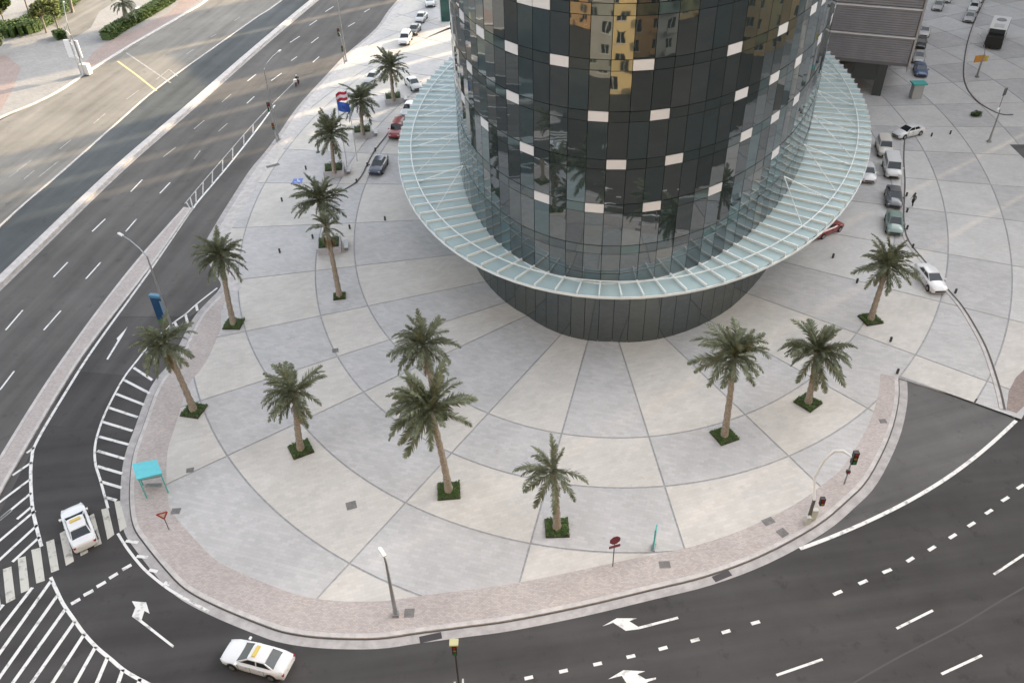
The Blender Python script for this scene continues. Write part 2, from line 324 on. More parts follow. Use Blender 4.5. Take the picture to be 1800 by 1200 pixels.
for i in range(len(HEAD) - 1):
    h0, h1 = HEAD[i], HEAD[i + 1]
    for k in range(1, 15):
        k0 = 0 if k == 1 else k
        g = .075
        r0 = ring(k0, h0) if k0 else ring(0, h0); r1 = ring(k + 1, h0)
        nu = max(3, int((h1 - h0) / 1.6)) if r1 < 45 else 6
        nu = max(nu, 6); nv = max(2, int((r1 - r0) / .7))
        if max(proj(pt((h0 + h1) / 2, (r0 + r1) / 2))[1], -200) < -120 or not -200 < proj(pt((h0 + h1) / 2, (r0 + r1) / 2))[0] < 2100: continue
        grid = []
        L0 = (pt(h0, r0) - pt(h1, r0)).length; L1 = (pt(h0, r1) - pt(h1, r1)).length
        for iu in range(nu + 1):
            row = []
            for iv in range(nv + 1):
                fv = iv / nv; hh = h0 + (h1 - h0) * iu / nu
                ra, rb = ring(k0, hh), ring(k + 1, hh)
                L = L0 + (L1 - L0) * fv
                ma = g / max(L, .5) * (h1 - h0)
                hh = h0 + ma + (h1 - h0 - 2 * ma) * iu / nu
                row.append(pt(hh, ra + g + (rb - ra - 2 * g) * fv))
            grid.append(row)
        V = []; idx = {}; F = []; T = {}
        for iu in range(nu):
            for iv in range(nv):
                c = (grid[iu][iv] + grid[iu + 1][iv + 1]) / 2
                if inpoly(c, limit): T[(iu, iv)] = 1
        if not T: continue
        def vid(a_, b_, z):
            if (a_, b_, z) not in idx: idx[(a_, b_, z)] = len(V); q = grid[a_][b_]; V.append((q.x, q.y, z))
            return idx[(a_, b_, z)]
        zt = .146; zb = .10
        for (iu, iv) in T:
            F.append((vid(iu, iv, zt), vid(iu, iv + 1, zt), vid(iu + 1, iv + 1, zt), vid(iu + 1, iv, zt)))
            if (iu - 1, iv) not in T: F.append((vid(iu, iv, zb), vid(iu, iv + 1, zb), vid(iu, iv + 1, zt), vid(iu, iv, zt)))
            if (iu + 1, iv) not in T: F.append((vid(iu + 1, iv + 1, zb), vid(iu + 1, iv, zb), vid(iu + 1, iv, zt), vid(iu + 1, iv + 1, zt)))
            if (iu, iv - 1) not in T: F.append((vid(iu + 1, iv, zb), vid(iu, iv, zb), vid(iu, iv, zt), vid(iu + 1, iv, zt)))
            if (iu, iv + 1) not in T: F.append((vid(iu, iv + 1, zb), vid(iu + 1, iv + 1, zb), vid(iu + 1, iv + 1, zt), vid(iu, iv + 1, zt)))
        m = PBEIGE if (i + k) % 2 == 0 else PGREY
        if h0 > 58: m = PDRIVE if (i + k) % 3 else PGREY
        me = mesh('paving_panel', V, F)
        if h0 > 35 and any((Vector(v) - NA).dot(NN) > 0 and v[0] > NA.x for v in V):
            bm = bmesh.new(); bm.from_mesh(me); fs = [f for f in bm.faces if max(v.co.x for v in f.verts) > NA.x]
            es = list({e for f in fs for e in f.edges}); vs_ = list({v for f in fs for v in f.verts})
            bmesh.ops.bisect_plane(bm, geom=vs_ + es + fs, plane_co=NA - NN * .02, plane_no=NN, clear_outer=True); bm.to_mesh(me); bm.free()
        if not len(me.polygons): continue
        link('paving_panel', me, m, plaza)
# right-hand and left-hand drive kerbs
def kerbline(px, name='drive_kerb'):
    c = catmull([P(*q) for q in px], 5)
    band(name, c, -.08, .10, .22, GAP_SHADE, zb=.1, kind='structure')  # dark strip painted in as the kerb's shadow line
    band(name, c, .10, .42, .20, CONC, zb=.1, kind='structure')
kerbline([(1765, 722), (1755, 680), (1735, 620), (1715, 580), (1690, 540), (1660, 505), (1625, 462), (1596, 425), (1588, 390), (1589, 350), (1590, 320), (1588, 280), (1590, 240)])
kerbline([(1740, -20), (1725, 12), (1708, 50), (1697, 90), (1693, 130), (1697, 152), (1706, 168), (1722, 184), (1748, 199), (1765, 204), (1780, 204)])
kerbline([(582, 345), (598, 339), (612, 332), (627, 322), (638, 308), (645, 293), (657, 270), (668, 255), (680, 240), (700, 212), (722, 185)])
rpoly('asphalt_patch', [(1774, 256), (1810, 256), (1990, 290), (1900, 345), (1815, 296)], .152, ASPH_N, kind='structure')
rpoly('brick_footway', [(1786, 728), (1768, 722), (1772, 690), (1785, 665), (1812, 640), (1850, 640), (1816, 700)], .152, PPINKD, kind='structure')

# ------------------------------------------------------------------ highway median, splitter island, far pavement
mp_ = catmull([P(*q) for q in [(-200, 690), (0, 497), (205, 300), (330, 192), (450, 87), (556, -2), (700, -118)]], 6)
band('median_barrier', mp_, -.55, .55, .35, CONC, zb=0, kind='structure')
band('median_gutter', mp_, -1.0, -.55, .010, GUTTER, kind='structure')
fl = catmull([P(*q) for q in [(-200, 600), (0, 398), (112, 300), (200, 222), (275, 157), (375, 85), (450, 32), (497, 0), (640, -110)]], 6)
band('lane_edge_kerb', fl, -.14, .14, .10, CONC, zb=0, kind='structure')
il = catmull([P(*q) for q in [(326, 366), (250, 452), (188, 530), (135, 602), (75, 690), (0, 812), (-160, 1080)]], 6)
ir = catmull([P(*q) for q in [(335, 367), (262, 470), (160, 602), (104, 686), (37, 798), (0, 862), (-120, 1080)]], 6)
isl = il + ir[::-1]
sheet('splitter_island', isl, .13, PPINK, zb=0, kind='structure')
band('island_kerb', il, -.22, .10, .15, CONC, zb=0, kind='structure')
band('island_kerb', ir, -.06, .22, .15, CONC, zb=0, kind='structure')
far_kerb = [(-260, 350), (-80, 250), (0, 208), (60, 183), (105, 160), (155, 127), (230, 80), (325, 25), (375, -8), (500, -110)]
fk = catmull([P(*q) for q in far_kerb], 4)
FARP = pavers('far_pavers', (.26, .255, .25), .08, (.6, .3), .5, .012, (.2, .195, .19))
side = sheet('far_pavement', fk + [P(520, -150), P(100, -220), P(-500, -150), P(-500, 200)], .12, FARP, zb=0, kind='structure')
band('kerb', fk, -.3, .25, .14, CONC, zb=0, kind='structure')
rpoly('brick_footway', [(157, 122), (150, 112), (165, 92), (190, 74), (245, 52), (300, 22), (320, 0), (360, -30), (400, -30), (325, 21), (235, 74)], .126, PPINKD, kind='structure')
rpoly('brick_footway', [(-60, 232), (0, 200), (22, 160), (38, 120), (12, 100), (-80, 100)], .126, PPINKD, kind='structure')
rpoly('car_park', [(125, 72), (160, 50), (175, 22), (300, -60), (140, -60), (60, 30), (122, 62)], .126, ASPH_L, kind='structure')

# ------------------------------------------------------------------ road markings, each a part of the road
def stripe(pxs, wd, name='lane_line', m=None, z=.010, smooth=True):
    c = [P(*q) for q in pxs]; c = catmull(c, 5) if smooth and len(c) > 2 else c
    return band(name, c, -wd / 2, wd / 2, z, m or WHITE, parent=ground)
def dash(x0, y0, x1, y1, wd=.16, name='lane_dash', m=None): return stripe([(x0, y0), (x1, y1)], wd, name, m)
def quad(pts, name, m=None): return rpoly(name, pts, .010, m or WHITE, parent=ground)
for q in [(327, 96, 340, 87), (370, 66, 381, 60), (412, 37, 422, 30), (222, 175, 244, 159), (165, 217, 185, 200), (105, 262, 125, 246), (30, 300, 56, 281), (82, 300, 102, 284), (42, 315, 60, 300), (67, 312, 82, 300), (15, 312, 32, 300),
          (230, 337, 250, 316), (281, 340, 299, 321), (162, 407, 185, 385), (221, 407, 240, 385), (94, 487, 119, 461), (151, 490, 177, 461), (10, 580, 40, 545), (77, 580, 107, 546), (0, 685, 25, 652),
          (390, 180, 406, 166), (341, 227, 359, 212), (287, 276, 309, 259), (434, 182, 447, 170), (384, 231, 400, 217), (341, 280, 352, 265), (544, 45, 557, 36), (572, 21, 586, 12), (510, 75, 527, 64), (435, 143, 450, 131),
          (640, 22, 650, 16), (612, 47, 624, 40), (547, 76, 560, 66), (550, 110, 561, 100), (512, 107, 522, 100), (477, 142, 495, 129)]: dash(*q, m=WORN if q[0] < 420 and q[1] < 320 else WHITE, wd=.18)
stripe([(207, 108), (240, 132), (275, 160)], .35, 'stop_line', mat('faded_yellow_paint', (.5, .42, .22), .7), smooth=False)
stripe([(222, 93), (300, 146)], .28, 'stop_line', WORN)
stripe([(275, 140), (297, 122)], .2, 'lane_line', WORN); stripe([(297, 122), (312, 134)], .2, 'lane_line', WORN)
WORN2 = mat('faded_white_paint', (.24, .235, .23), .7, col2=(.48, .475, .47), scale=2, detail=10)
stripe([(522, 140), (505, 157), (483, 179), (450, 213), (400, 270), (350, 328), (325, 358)], .15, m=WORN2)
stripe([(483, 185), (450, 230), (400, 293), (350, 352), (340, 366), (332, 376), (262, 478), (169, 606), (115, 690), (65, 775), (56, 805), (54, 840), (57, 890), (64, 925), (73, 960)], .26)
import itertools
ga = catmull([P(*q) for q in [(450, 213), (400, 270), (350, 328), (325, 358)]], 6); gb = catmull([P(*q) for q in [(450, 230), (400, 293), (350, 352), (335, 372)]], 6)
for i in range(1, len(ga), 2): band('chevron_bar', [ga[i], gb[min(i, len(gb) - 1)]], -.08, .08, .011, WORN2, parent=ground)
# hatched verge beside the plaza
stripe([(382, 506), (364, 520), (345, 535), (326, 552), (309, 564), (293, 577), (262, 607), (242, 632), (217, 665), (190, 715), (175, 752), (167, 785), (168, 815), (176, 842), (190, 893)], .2)
for a_, b_ in [((345, 536), (347, 546)), ((326, 552), (331, 573)), ((307, 566), (315, 581)), ((284, 590), (292, 606)), ((257, 618), (275, 634)), ((235, 646), (268, 668)), ((217, 667), (263, 691)), ((204, 692), (253, 711)), ((191, 716), (242, 733)), ((180, 741), (233, 757)), ((174, 767), (226, 781)), ((171, 792), (219, 806)), ((171, 819), (215, 832)), ((177, 846), (214, 857)), ((186, 874), (205, 879))]:
    stripe([a_, b_], .26, 'hatch_bar')
stripe([(207, 937), (225, 965), (250, 996), (272, 1016), (300, 1037), (337, 1058), (367, 1074)], .2)
for a_, b_ in [((221, 950), (243, 953)), ((240, 977), (260, 979)), ((262, 1001), (277, 1004)), ((289, 1023), (299, 1027))]: stripe([a_, b_], .26, 'hatch_bar')
for q in [[(5, 1000), (20, 995), (27, 1052), (11, 1060)], [(31, 981), (45, 977), (52, 1036), (37, 1042)], [(55, 966), (71, 962), (79, 1020), (64, 1025)], [(81, 952), (95, 947), (104, 1001), (90, 1006)], [(105, 937), (119, 929), (130, 986), (116, 994)], [(129, 922), (142, 915), (155, 970), (142, 977)], [(152, 908), (165, 902), (179, 955), (166, 961)], [(178, 895), (190, 892), (201, 939), (189, 948)], [(201, 881), (211, 880), (223, 925), (211, 934)], [(-20, 1012), (-6, 1009), (2, 1066), (-14, 1074)]]:
    quad(q, 'crosswalk_stripe', CREAM)
for a_, b_ in [((47, 796), (60, 786)), ((22, 835), (56, 812)), ((-6, 886), (53, 842)), ((-8, 918), (55, 866)), ((30, 912), (57, 889)), ((-8, 919), (20, 896)), ((-8, 956), (62, 897)), ((-8, 990), (66, 922)), ((22, 987), (70, 943))]:
    stripe([a_, b_], .24, 'hatch_bar')
stripe([(89, 1014), (100, 1038), (112, 1062), (130, 1088), (147, 1112), (170, 1137), (195, 1158), (222, 1180), (262, 1202), (320, 1232)], .24)
for a_, b_ in [((-8, 1078), (6, 1062)), ((-8, 1116), (57, 1032)), ((-8, 1158), (90, 1020)), ((-8, 1200), (101, 1046)), ((8, 1220), (115, 1070)), ((40, 1222), (131, 1092)), ((78, 1222), (148, 1114)), ((122, 1218), (168, 1136)), ((164, 1214), (189, 1155)), ((203, 1214), (216, 1176)), ((240, 1212), (246, 1192))]:
    stripe([a_, b_], .26, 'hatch_bar')
for q in [(125, 1061, 141, 1052), (147, 1046, 164, 1037), (170, 1031, 186, 1022), (192, 1016, 207, 1007), (215, 1001, 231, 992)]: dash(*q, wd=.3, name='give_way_dash')
quad([(232, 1056), (257, 1058), (263, 1078), (254, 1073), (249, 1089), (306, 1134), (304, 1138), (246, 1093), (232, 1083), (238, 1067)], 'road_arrow')
quad([(1059, 1100), (1084, 1086), (1120, 1086), (1106, 1091), (1122, 1101), (1191, 1083), (1193, 1087), (1124, 1105), (1100, 1108), (1078, 1094)], 'road_arrow')
quad([(1069, 1193), (1096, 1177), (1134, 1179), (1120, 1184), (1135, 1193), (1153, 1190), (1153, 1193), (1140, 1197), (1118, 1212), (1110, 1214), (1093, 1187)], 'road_arrow')
quad([(205, 595), (221, 578), (224, 574), (217, 588), (190, 632), (187, 631), (207, 598)], 'road_arrow')
for cx, cy, ox, oy in [(118, 1162, 900, 900), (362, 1115, 900, 900), (602, 1065, 900, 900), (836, 1012, 900, 900), (1062, 955, 900, 900), (1287, 898, 900, 900), (1505, 838, 900, 900), (1712, 775, 900, 900)] + [(q[0], q[1], 1350, 850) for q in [(490, 765), (668, 690), (837, 612), (1000, 532), (1152, 453), (1298, 368), (1430, 285), (1553, 196), (1668, 107), (1775, 20)]]:
    x, y = ox + cx / 4, oy + cy / 4
    sl_ = -.22 if x < 1130 else (-.27 if x < 1330 else (-.42 if x < 1600 else -.62))
    hw = 7.5 if x < 1600 else 6; dash(x - hw, y - sl_ * hw, x + hw, y + sl_ * hw, wd=.24)
for q in [(1576, 1104, 1640, 1072), (1747, 1009, 1800, 974), (1365, 1186, 1446, 1158), (1655, 1184, 1726, 1151), (1040, 1290, 1120, 1270)]: dash(*q, wd=.17)
stripe([(1406, 964), (1462, 943), (1525, 916), (1590, 884), (1650, 849), (1700, 814), (1745, 777), (1786, 739)], .30)
SEAM = mat('bitumen_seam', (.062, .060, .061), .8)
stripe([(1400, 1260), (1560, 1165), (1685, 1100), (1760, 1055), (1830, 1015)], .12, 'bitumen_seam', SEAM)
GRATE = mat('iron_grate', (.05, .045, .05), .6)
def grate(px, py, sx, sy, rz, z=.155, name='drain_grate'):
    p = P(px, py); b_ = MB()
    for k in range(6): b_.box((0, -sy / 2 + (k + .5) * sy / 6, .01), (sx, sy / 6 * .6, .02))
    b_.box((0, 0, .004), (sx, sy, .008)); o = b_.obj(name, GRATE, ground); o.location = (p.x, p.y, z); o.rotation_euler = (0, 0, rz); return o
grate(757, 1120, 1.5, .5, R(12), .012); grate(1269, 1012, 1.4, .5, R(22), .012)
MH = mat('cast_cover', (.17, .165, .165), .7, var=.2)
for q in [(618, 890, .8, .8, .3), (720, 1079, .7, .7, 0), (1350, 918, .9, .6, .4), (1375, 938, .7, .7, .5), (1168, 994, .8, .6, 0), (310, 900, .7, .6, 0), (1551, 742, .6, .5, 0), (590, 618, .6, .6, .2), (335, 828, .6, .5, .2), (480, 293, 1.8, .7, .5)]:
    grate(*q, name='manhole_cover').data.materials[0] = MH

# ------------------------------------------------------------------ the glass tower
def facade_glass(name, c, rough, dk=(.012, .014, .015)):
    m = bpy.data.materials.new(name); m.use_nodes = True; n = m.node_tree; b = n.nodes['Principled BSDF']
    b.inputs['Base Color'].default_value = (*c, 1); b.inputs['Metallic'].default_value = 1; b.inputs['Roughness'].default_value = rough
    g = n.nodes.new('ShaderNodeNewGeometry'); t = n.nodes.new('ShaderNodeTexNoise'); t.inputs['Scale'].default_value = .8; t.inputs['Detail'].default_value = 1; n.links.new(g.outputs['Position'], t.inputs['Vector'])
    bp = n.nodes.new('ShaderNodeBump'); bp.inputs['Strength'].default_value = .045; bp.inputs['Distance'].default_value = .06; n.links.new(t.outputs[0], bp.inputs['Height']); n.links.new(bp.outputs[0], b.inputs['Normal'])
    df = n.nodes.new('ShaderNodeBsdfDiffuse'); df.inputs[0].default_value = (.085, .112, .115, 1); ms = n.nodes.new('ShaderNodeMixShader'); ms.inputs[0].default_value = .24   # room tone behind the glass, put in to lift dark reflections
    n.links.new(b.outputs[0], ms.inputs[1]); n.links.new(df.outputs[0], ms.inputs[2]); n.links.new(ms.outputs[0], n.nodes['Material Output'].inputs[0])
    return m
FG = [facade_glass('tower_glass_a', (.29, .31, .32), .015), facade_glass('tower_glass_b', (.24, .262, .275), .02), facade_glass('tower_glass_c', (.33, .335, .33), .02), facade_glass('tower_glass_d', (.22, .28, .295), .03), facade_glass('tower_glass_e', (.19, .20, .21), .02)]
SPD = facade_glass('spandrel_dark', (.21, .235, .24), .03); SPT = facade_glass('spandrel_teal', (.17, .235, .24), .05)
SPW = mat('spandrel_white', (.62, .62, .63), .35, coat=.3)
LOB = facade_glass('lobby_glass', (.20, .21, .205), .035)
CORE = mat('tower_core', (.01, .011, .012), .6)
tower = empty('glass_tower', (TW[0], TW[1], 0), 0, 'oval tower of dark mirrored glass with scattered white spandrel panels', 'tower')
# equal arc vertices starting 0.88 m past the near tip
NC = 129; M_ = 20000
us = [math.pi + 2 * math.pi * i / M_ for i in range(M_ + 1)]; L = [0.0]; prev = ell(us[0])
for u in us[1:]:
    q = ell(u); L.append(L[-1] + (q - prev).length); prev = q
per = L[-1]; pitch = per / NC
def at_len(l):
    l = l % per; lo, hi = 0, M_
    while hi - lo > 1:
        m = (lo + hi) // 2
        if L[m] < l: lo = m
        else: hi = m
    return us[lo] + (us[hi] - us[lo]) * (l - L[lo]) / max(1e-9, L[hi] - L[lo])
uv = [at_len(.88 + pitch * k) for k in range(NC)]
vx = [ell(u) for u in uv]
core = MB(); nseg = NC
cv = [ell(u) - elln(u) * .25 for u in uv]
def inset(u_):
    n_ = elln(u_); h_ = math.degrees(math.atan2(n_.x, -n_.y))
    if h_ < -55: return max(0.0, 1.6 - (-55 - h_) / 28 * 1.6) if h_ > -83 else 0.0
    if h_ < 0: return 1.65
    return max(0.0, 1.65 - h_ / 45 * 1.65)
lv = [ell(u) - elln(u) * inset(u) for u in uv]; lc = [ell(u) - elln(u) * (inset(u) + .22) for u in uv]
core.add([(p.x, p.y, 0) for p in lc] + [(p.x, p.y, 7.9) for p in lc], [(i, (i + 1) % nseg, nseg + (i + 1) % nseg, nseg + i) for i in range(nseg)])
core.add([(p.x, p.y, 7.9) for p in cv] + [(p.x, p.y, 150) for p in cv], [(i, (i + 1) % nseg, nseg + (i + 1) % nseg, nseg + i) for i in range(nseg)] + [tuple(range(nseg, 2 * nseg)), tuple(reversed(range(nseg)))])
oc = core.obj('core', CORE, tower); oc.location = (-TW[0], -TW[1], 0)
pm = {}
def panel_mesh(h, m, tag_):
    key = (round(h, 2), m.name)
    if key not in pm:
        b_ = MB(); b_.box((0, 0, 0), (pitch - .045, .06, h - .045)); pm[key] = b_.mesh(tag_); pm[key].materials.append(m)
    return pm[key]
WP = {0: {-1, 2, -4, 6, 12}, 1: {0, 3, -5, -9, 8, 11, 14, -13}, 2: {-1, 2, -6, 7, 10, 13, -11, 17}, 3: {-3, 1, -6, -9, 6, 14, 16, -12, 10}}
rest = MB()
mats_rest = FG + [SPD, SPT, SPW, LOB]
rows = []
z = 0.0
rows.append((0, 7.85, 'lobby', None))
rows.append((7.9, 11.15, 'vision', None)); rows.append((11.15, 12.0, 'spandrel', -1))
fl_ = 0; zz = 12.0
while zz < 148:
    rows.append((zz, zz + 3.2, 'vision', None)); rows.append((zz + 3.2, zz + 4.06, 'spandrel', fl_)); zz += 4.06; fl_ += 1
NV = {'v': 0, 's': 0}
for k in range(NC):
    ka = k if k <= NC // 2 else k - NC
    p0, p1 = vx[k], vx[(k + 1) % NC]; c = (p0 + p1) / 2; ang = math.atan2((p1 - p0).y, (p1 - p0).x)
    nn = elln(at_len(.88 + pitch * (k + .5)))
    near = -16 <= ka <= 25
    tint_col = rnd.choice([0, 0, 1, 2, 3, 4])
    for (z0, z1, typ, f_) in rows:
        h = z1 - z0; zc = (z0 + z1) / 2
        if typ == 'lobby': m = LOB
        elif typ == 'vision': m = FG[tint_col if rnd.random() < .45 else rnd.randrange(5)]
        else:
            wht = (ka in WP[f_]) if f_ in WP and -13 <= ka <= 17 else (rnd.random() < .11 and f_ >= 0)
            m = SPW if wht else (SPT if rnd.random() < .3 else SPD)
        tilt = (rnd.gauss(0, .004), rnd.gauss(0, .006)) if typ != 'lobby' else (0, 0)
        proud = rnd.uniform(-.01, .012) + (.02 if typ == 'spandrel' else 0)
        pos = c + nn * proud
        if typ == 'lobby':
            q0, q1 = lv[k], lv[(k + 1) % NC]; lw = (q1 - q0).length; qc = (q0 + q1) / 2; la = math.atan2((q1 - q0).y, (q1 - q0).x)
            lb = MB(); lb.box((0, 0, 0), (lw - .045, .06, h - .045)); o = lb.obj('lobby_panel', LOB, tower); o.location = (qc.x - TW[0], qc.y - TW[1], zc); o.rotation_euler = (0, 0, la); continue
        if near and z1 < 36.5:
            nm = {'lobby': 'lobby_panel', 'vision': 'glass_panel', 'spandrel': 'spandrel_panel'}[typ]
            o = link(nm, panel_mesh(h, m, nm), None, tower); o.location = (pos.x - TW[0], pos.y - TW[1], zc)
            o.rotation_euler = (tilt[0], 0, ang + tilt[1])
        elif z0 < 36 or zz:
            rest.cur = mats_rest.index(m)
            ax = Matrix.Rotation(ang + tilt[1], 3, 'Z') @ Matrix.Rotation(tilt[0], 3, 'X')
            rest.box((pos.x - TW[0], pos.y - TW[1], zc), (pitch - .045, .06, h - .045), axis=ax)
rest.obj('facade_panels', mats_rest, tower, kind='stuff')

# canopy of glass blades round the tower
CE = (17.1, 104.2, 45.7, 28.7, 1.336)
def canopy_d(p, n_):
    lo, hi = 0.0, 20.0
    a, b = math.cos(CE[4]), math.sin(CE[4])
    for _ in range(30):
        m = (lo + hi) / 2; q = p + n_ * m - Vector((CE[0], CE[1], 0)); x = q.x * a + q.y * b; y = -q.x * b + q.y * a
        if (x / CE[2]) ** 2 + (y / CE[3]) ** 2 < 1: lo = m
        else: hi = m
    return lo
CG = bpy.data.materials.new('canopy_glass'); CG.use_nodes = True; n = CG.node_tree; b = n.nodes['Principled BSDF']
b.inputs['Base Color'].default_value = (.50, .62, .635, 1); b.inputs['Roughness'].default_value = .12; b.inputs['Specular IOR Level'].default_value = .8
tr = n.nodes.new('ShaderNodeBsdfTransparent'); tr.inputs[0].default_value = (.55, .70, .71, 1); mx = n.nodes.new('ShaderNodeMixShader'); mx.inputs[0].default_value = .68
n.links.new(tr.outputs[0], mx.inputs[1]); n.links.new(b.outputs[0], mx.inputs[2]); n.links.new(mx.outputs[0], n.nodes['Material Output'].inputs[0])
RIBM = mat('canopy_white_steel', (.66, .70, .70), .4)
ZC = 8.0
ds = [canopy_d(vx[k], elln(uv[k])) for k in range(NC)]
tips = [vx[k] + elln(uv[k]) * ds[k] for k in range(NC)]
def off(v): return Vector((v.x - TW[0], v.y - TW[1], v.z))
cb = MB()
for k in range(NC):
    j = (k + 1) % NC
    a_ = tips[k]; b_ = tips[j]
    cb.bar(off(Vector((a_.x, a_.y, ZC - .02))), off(Vector((b_.x, b_.y, ZC - .02))), .10, .22)
canopy = cb.obj('canopy', RIBM, tower)
rail = MB()
rp = []
for k in range(NC):
    d_ = max(.4, ds[k] - 1.5); q = vx[k] + elln(uv[k]) * d_; rp.append(Vector((q.x, q.y, ZC + .72)))
for k in range(NC): rail.bar(off(rp[k]), off(rp[(k + 1) % NC]), .09)
rail.obj('rail', RIBM, canopy)
ri = MB()
for k in range(NC):
    q0 = vx[k] + elln(uv[k]) * .12; q1 = vx[(k + 1) % NC] + elln(uv[(k + 1) % NC]) * .12
    ri.bar(off(Vector((q0.x, q0.y, ZC + .12))), off(Vector((q1.x, q1.y, ZC + .12))), .12, .14)
ri.obj('wall_rail', RIBM, canopy)
for k in range(NC):
    j = (k + 1) % NC; n0 = elln(uv[k]); n1 = elln(uv[j]); g = .04
    t0 = (vx[j] - vx[k]).normalized() * g; tl = .10 + .32 * min(1, max(0, (ds[k] - 2.5) / 3))
    # blade: edge by rib k low, edge by rib j raised -> saw-tooth roof
    V = [vx[k] + n0 * .05 + t0, vx[j] + n1 * .05 - t0, tips[j] - n1 * .04 - t0, tips[k] - n0 * .04 + t0]
    zs = [ZC + .05, ZC + .05 + tl, ZC + .03 + tl, ZC + .03] if vx[k].x > 7 else [ZC + .05 + tl, ZC + .05, ZC + .03, ZC + .03 + tl]
    VV = [off(Vector((q.x, q.y, z_))) for q, z_ in zip(V, zs)] + [off(Vector((q.x, q.y, z_ - .03))) for q, z_ in zip(V, zs)]
    link('canopy_pane', mesh('canopy_pane', VV, [(0, 3, 2, 1), (4, 5, 6, 7), (0, 1, 5, 4), (1, 2, 6, 5), (2, 3, 7, 6), (3, 0, 4, 7)]), CG, canopy)
    rb = MB(); q0 = vx[k] + n0 * .04; q1 = tips[k]
    rb.bar(off(Vector((q0.x, q0.y, ZC + .12 + tl * .5))), off(Vector((q1.x, q1.y, ZC + .10 + tl * .5))), .12, .28 + tl)
    rb.obj('rib', RIBM, canopy)
for k in list(range(0, NC, 5)):
    for s_ in (-2, 2):
        j = (k + s_) % NC; a_ = vx[k] + elln(uv[k]) * .1
        if ds[k] < 5.2 or ds[j] < 5.2: continue
        e_ = vx[j] + elln(uv[j]) * (ds[j] - 1.5)
        t_ = MB(); t_.tube([off(Vector((a_.x, a_.y, 11.5))), off(Vector((e_.x, e_.y, ZC + .4)))], .05, 6); t_.obj('tie_rod', RIBM, canopy)

# ------------------------------------------------------------------ building behind on the right, green pylon
LOUV = mat('louvre_grey', (.27, .275, .305), .5, var=.08, scale=.6, metal=.2)
LEDGE = mat('ledge_white', (.68, .68, .70), .5)
PIER = mat('dark_stone', (.05, .06, .06), .5); BEIGEW = mat('beige_render', (.33, .30, .28), .8, var=.1)
pb = P(1595, 119, 5.0); pa = P(1472, 107, 5.0)
dirb = (pb - pa); dirb.z = 0; Lb = dirb.length; dirb.normalize(); pa2 = pa - dirb * 6; Lb += 6; rb_ = math.atan2(dirb.y, dirb.x)
podium = empty('podium_building', (pa2.x, pa2.y, 0), rb_, 'grey louvred block raised on dark piers behind the glass tower', 'building')
zt = 45.0
o = MB().box((Lb / 2, 20, (zt + 5) / 2), (Lb, 39.6, zt - 5)).obj('wall', mat('louvre_back', (.15, .15, .17), .6), podium)
for k in range(10):
    z0 = 5.3 + k * 4.0
    for j in range(11):
        MB().box((Lb / 2, .09, z0 + .35 + j * .33), (Lb - .3, .12, .27)).obj('louvre', LOUV, podium)
    MB().box((Lb / 2, .04, z0 + 3.92), (Lb + .02, .44, .17)).obj('ledge', LEDGE, podium)
MB().box((Lb + .15, 20, (zt + 4.4) / 2), (.3, 40.2, zt - 4.4)).obj('corner_trim', mat('trim_grey', (.36, .35, .36), .6), podium)
MB().box((Lb / 2, 24, 2.5), (Lb - 3, 20, 5.0)).obj('recessed_wall', BEIGEW, podium)
MB().box((Lb - 3.3, 1.2, 2.5), (1.3, 1.6, 5)).obj('pier', PIER, podium)
MB().box((Lb - 5.6, 1.2, 3.7), (3.4, 1.4, 2.4)).obj('pier', PIER, podium)
MB().box((1.5, 1.2, 2.5), (2, 2, 5)).obj('pier', PIER, podium)
gp = P(784, 38); gz = empty('green_pylon', (gp.x, gp.y, .14), 0, 'dark green glass pylon standing beside the left flank of the tower', 'pylon')
MB().box((0, 0, 4), (1.7, 1.2, 8)).obj('body', mat('green_glass', (.02, .085, .075), .15, var=.2, scale=.6), gz)
for s_ in (-1, 1): MB().box((s_ * .95, -.35, 4), (.16, .16, 8)).obj('frame', RIBM, gz)

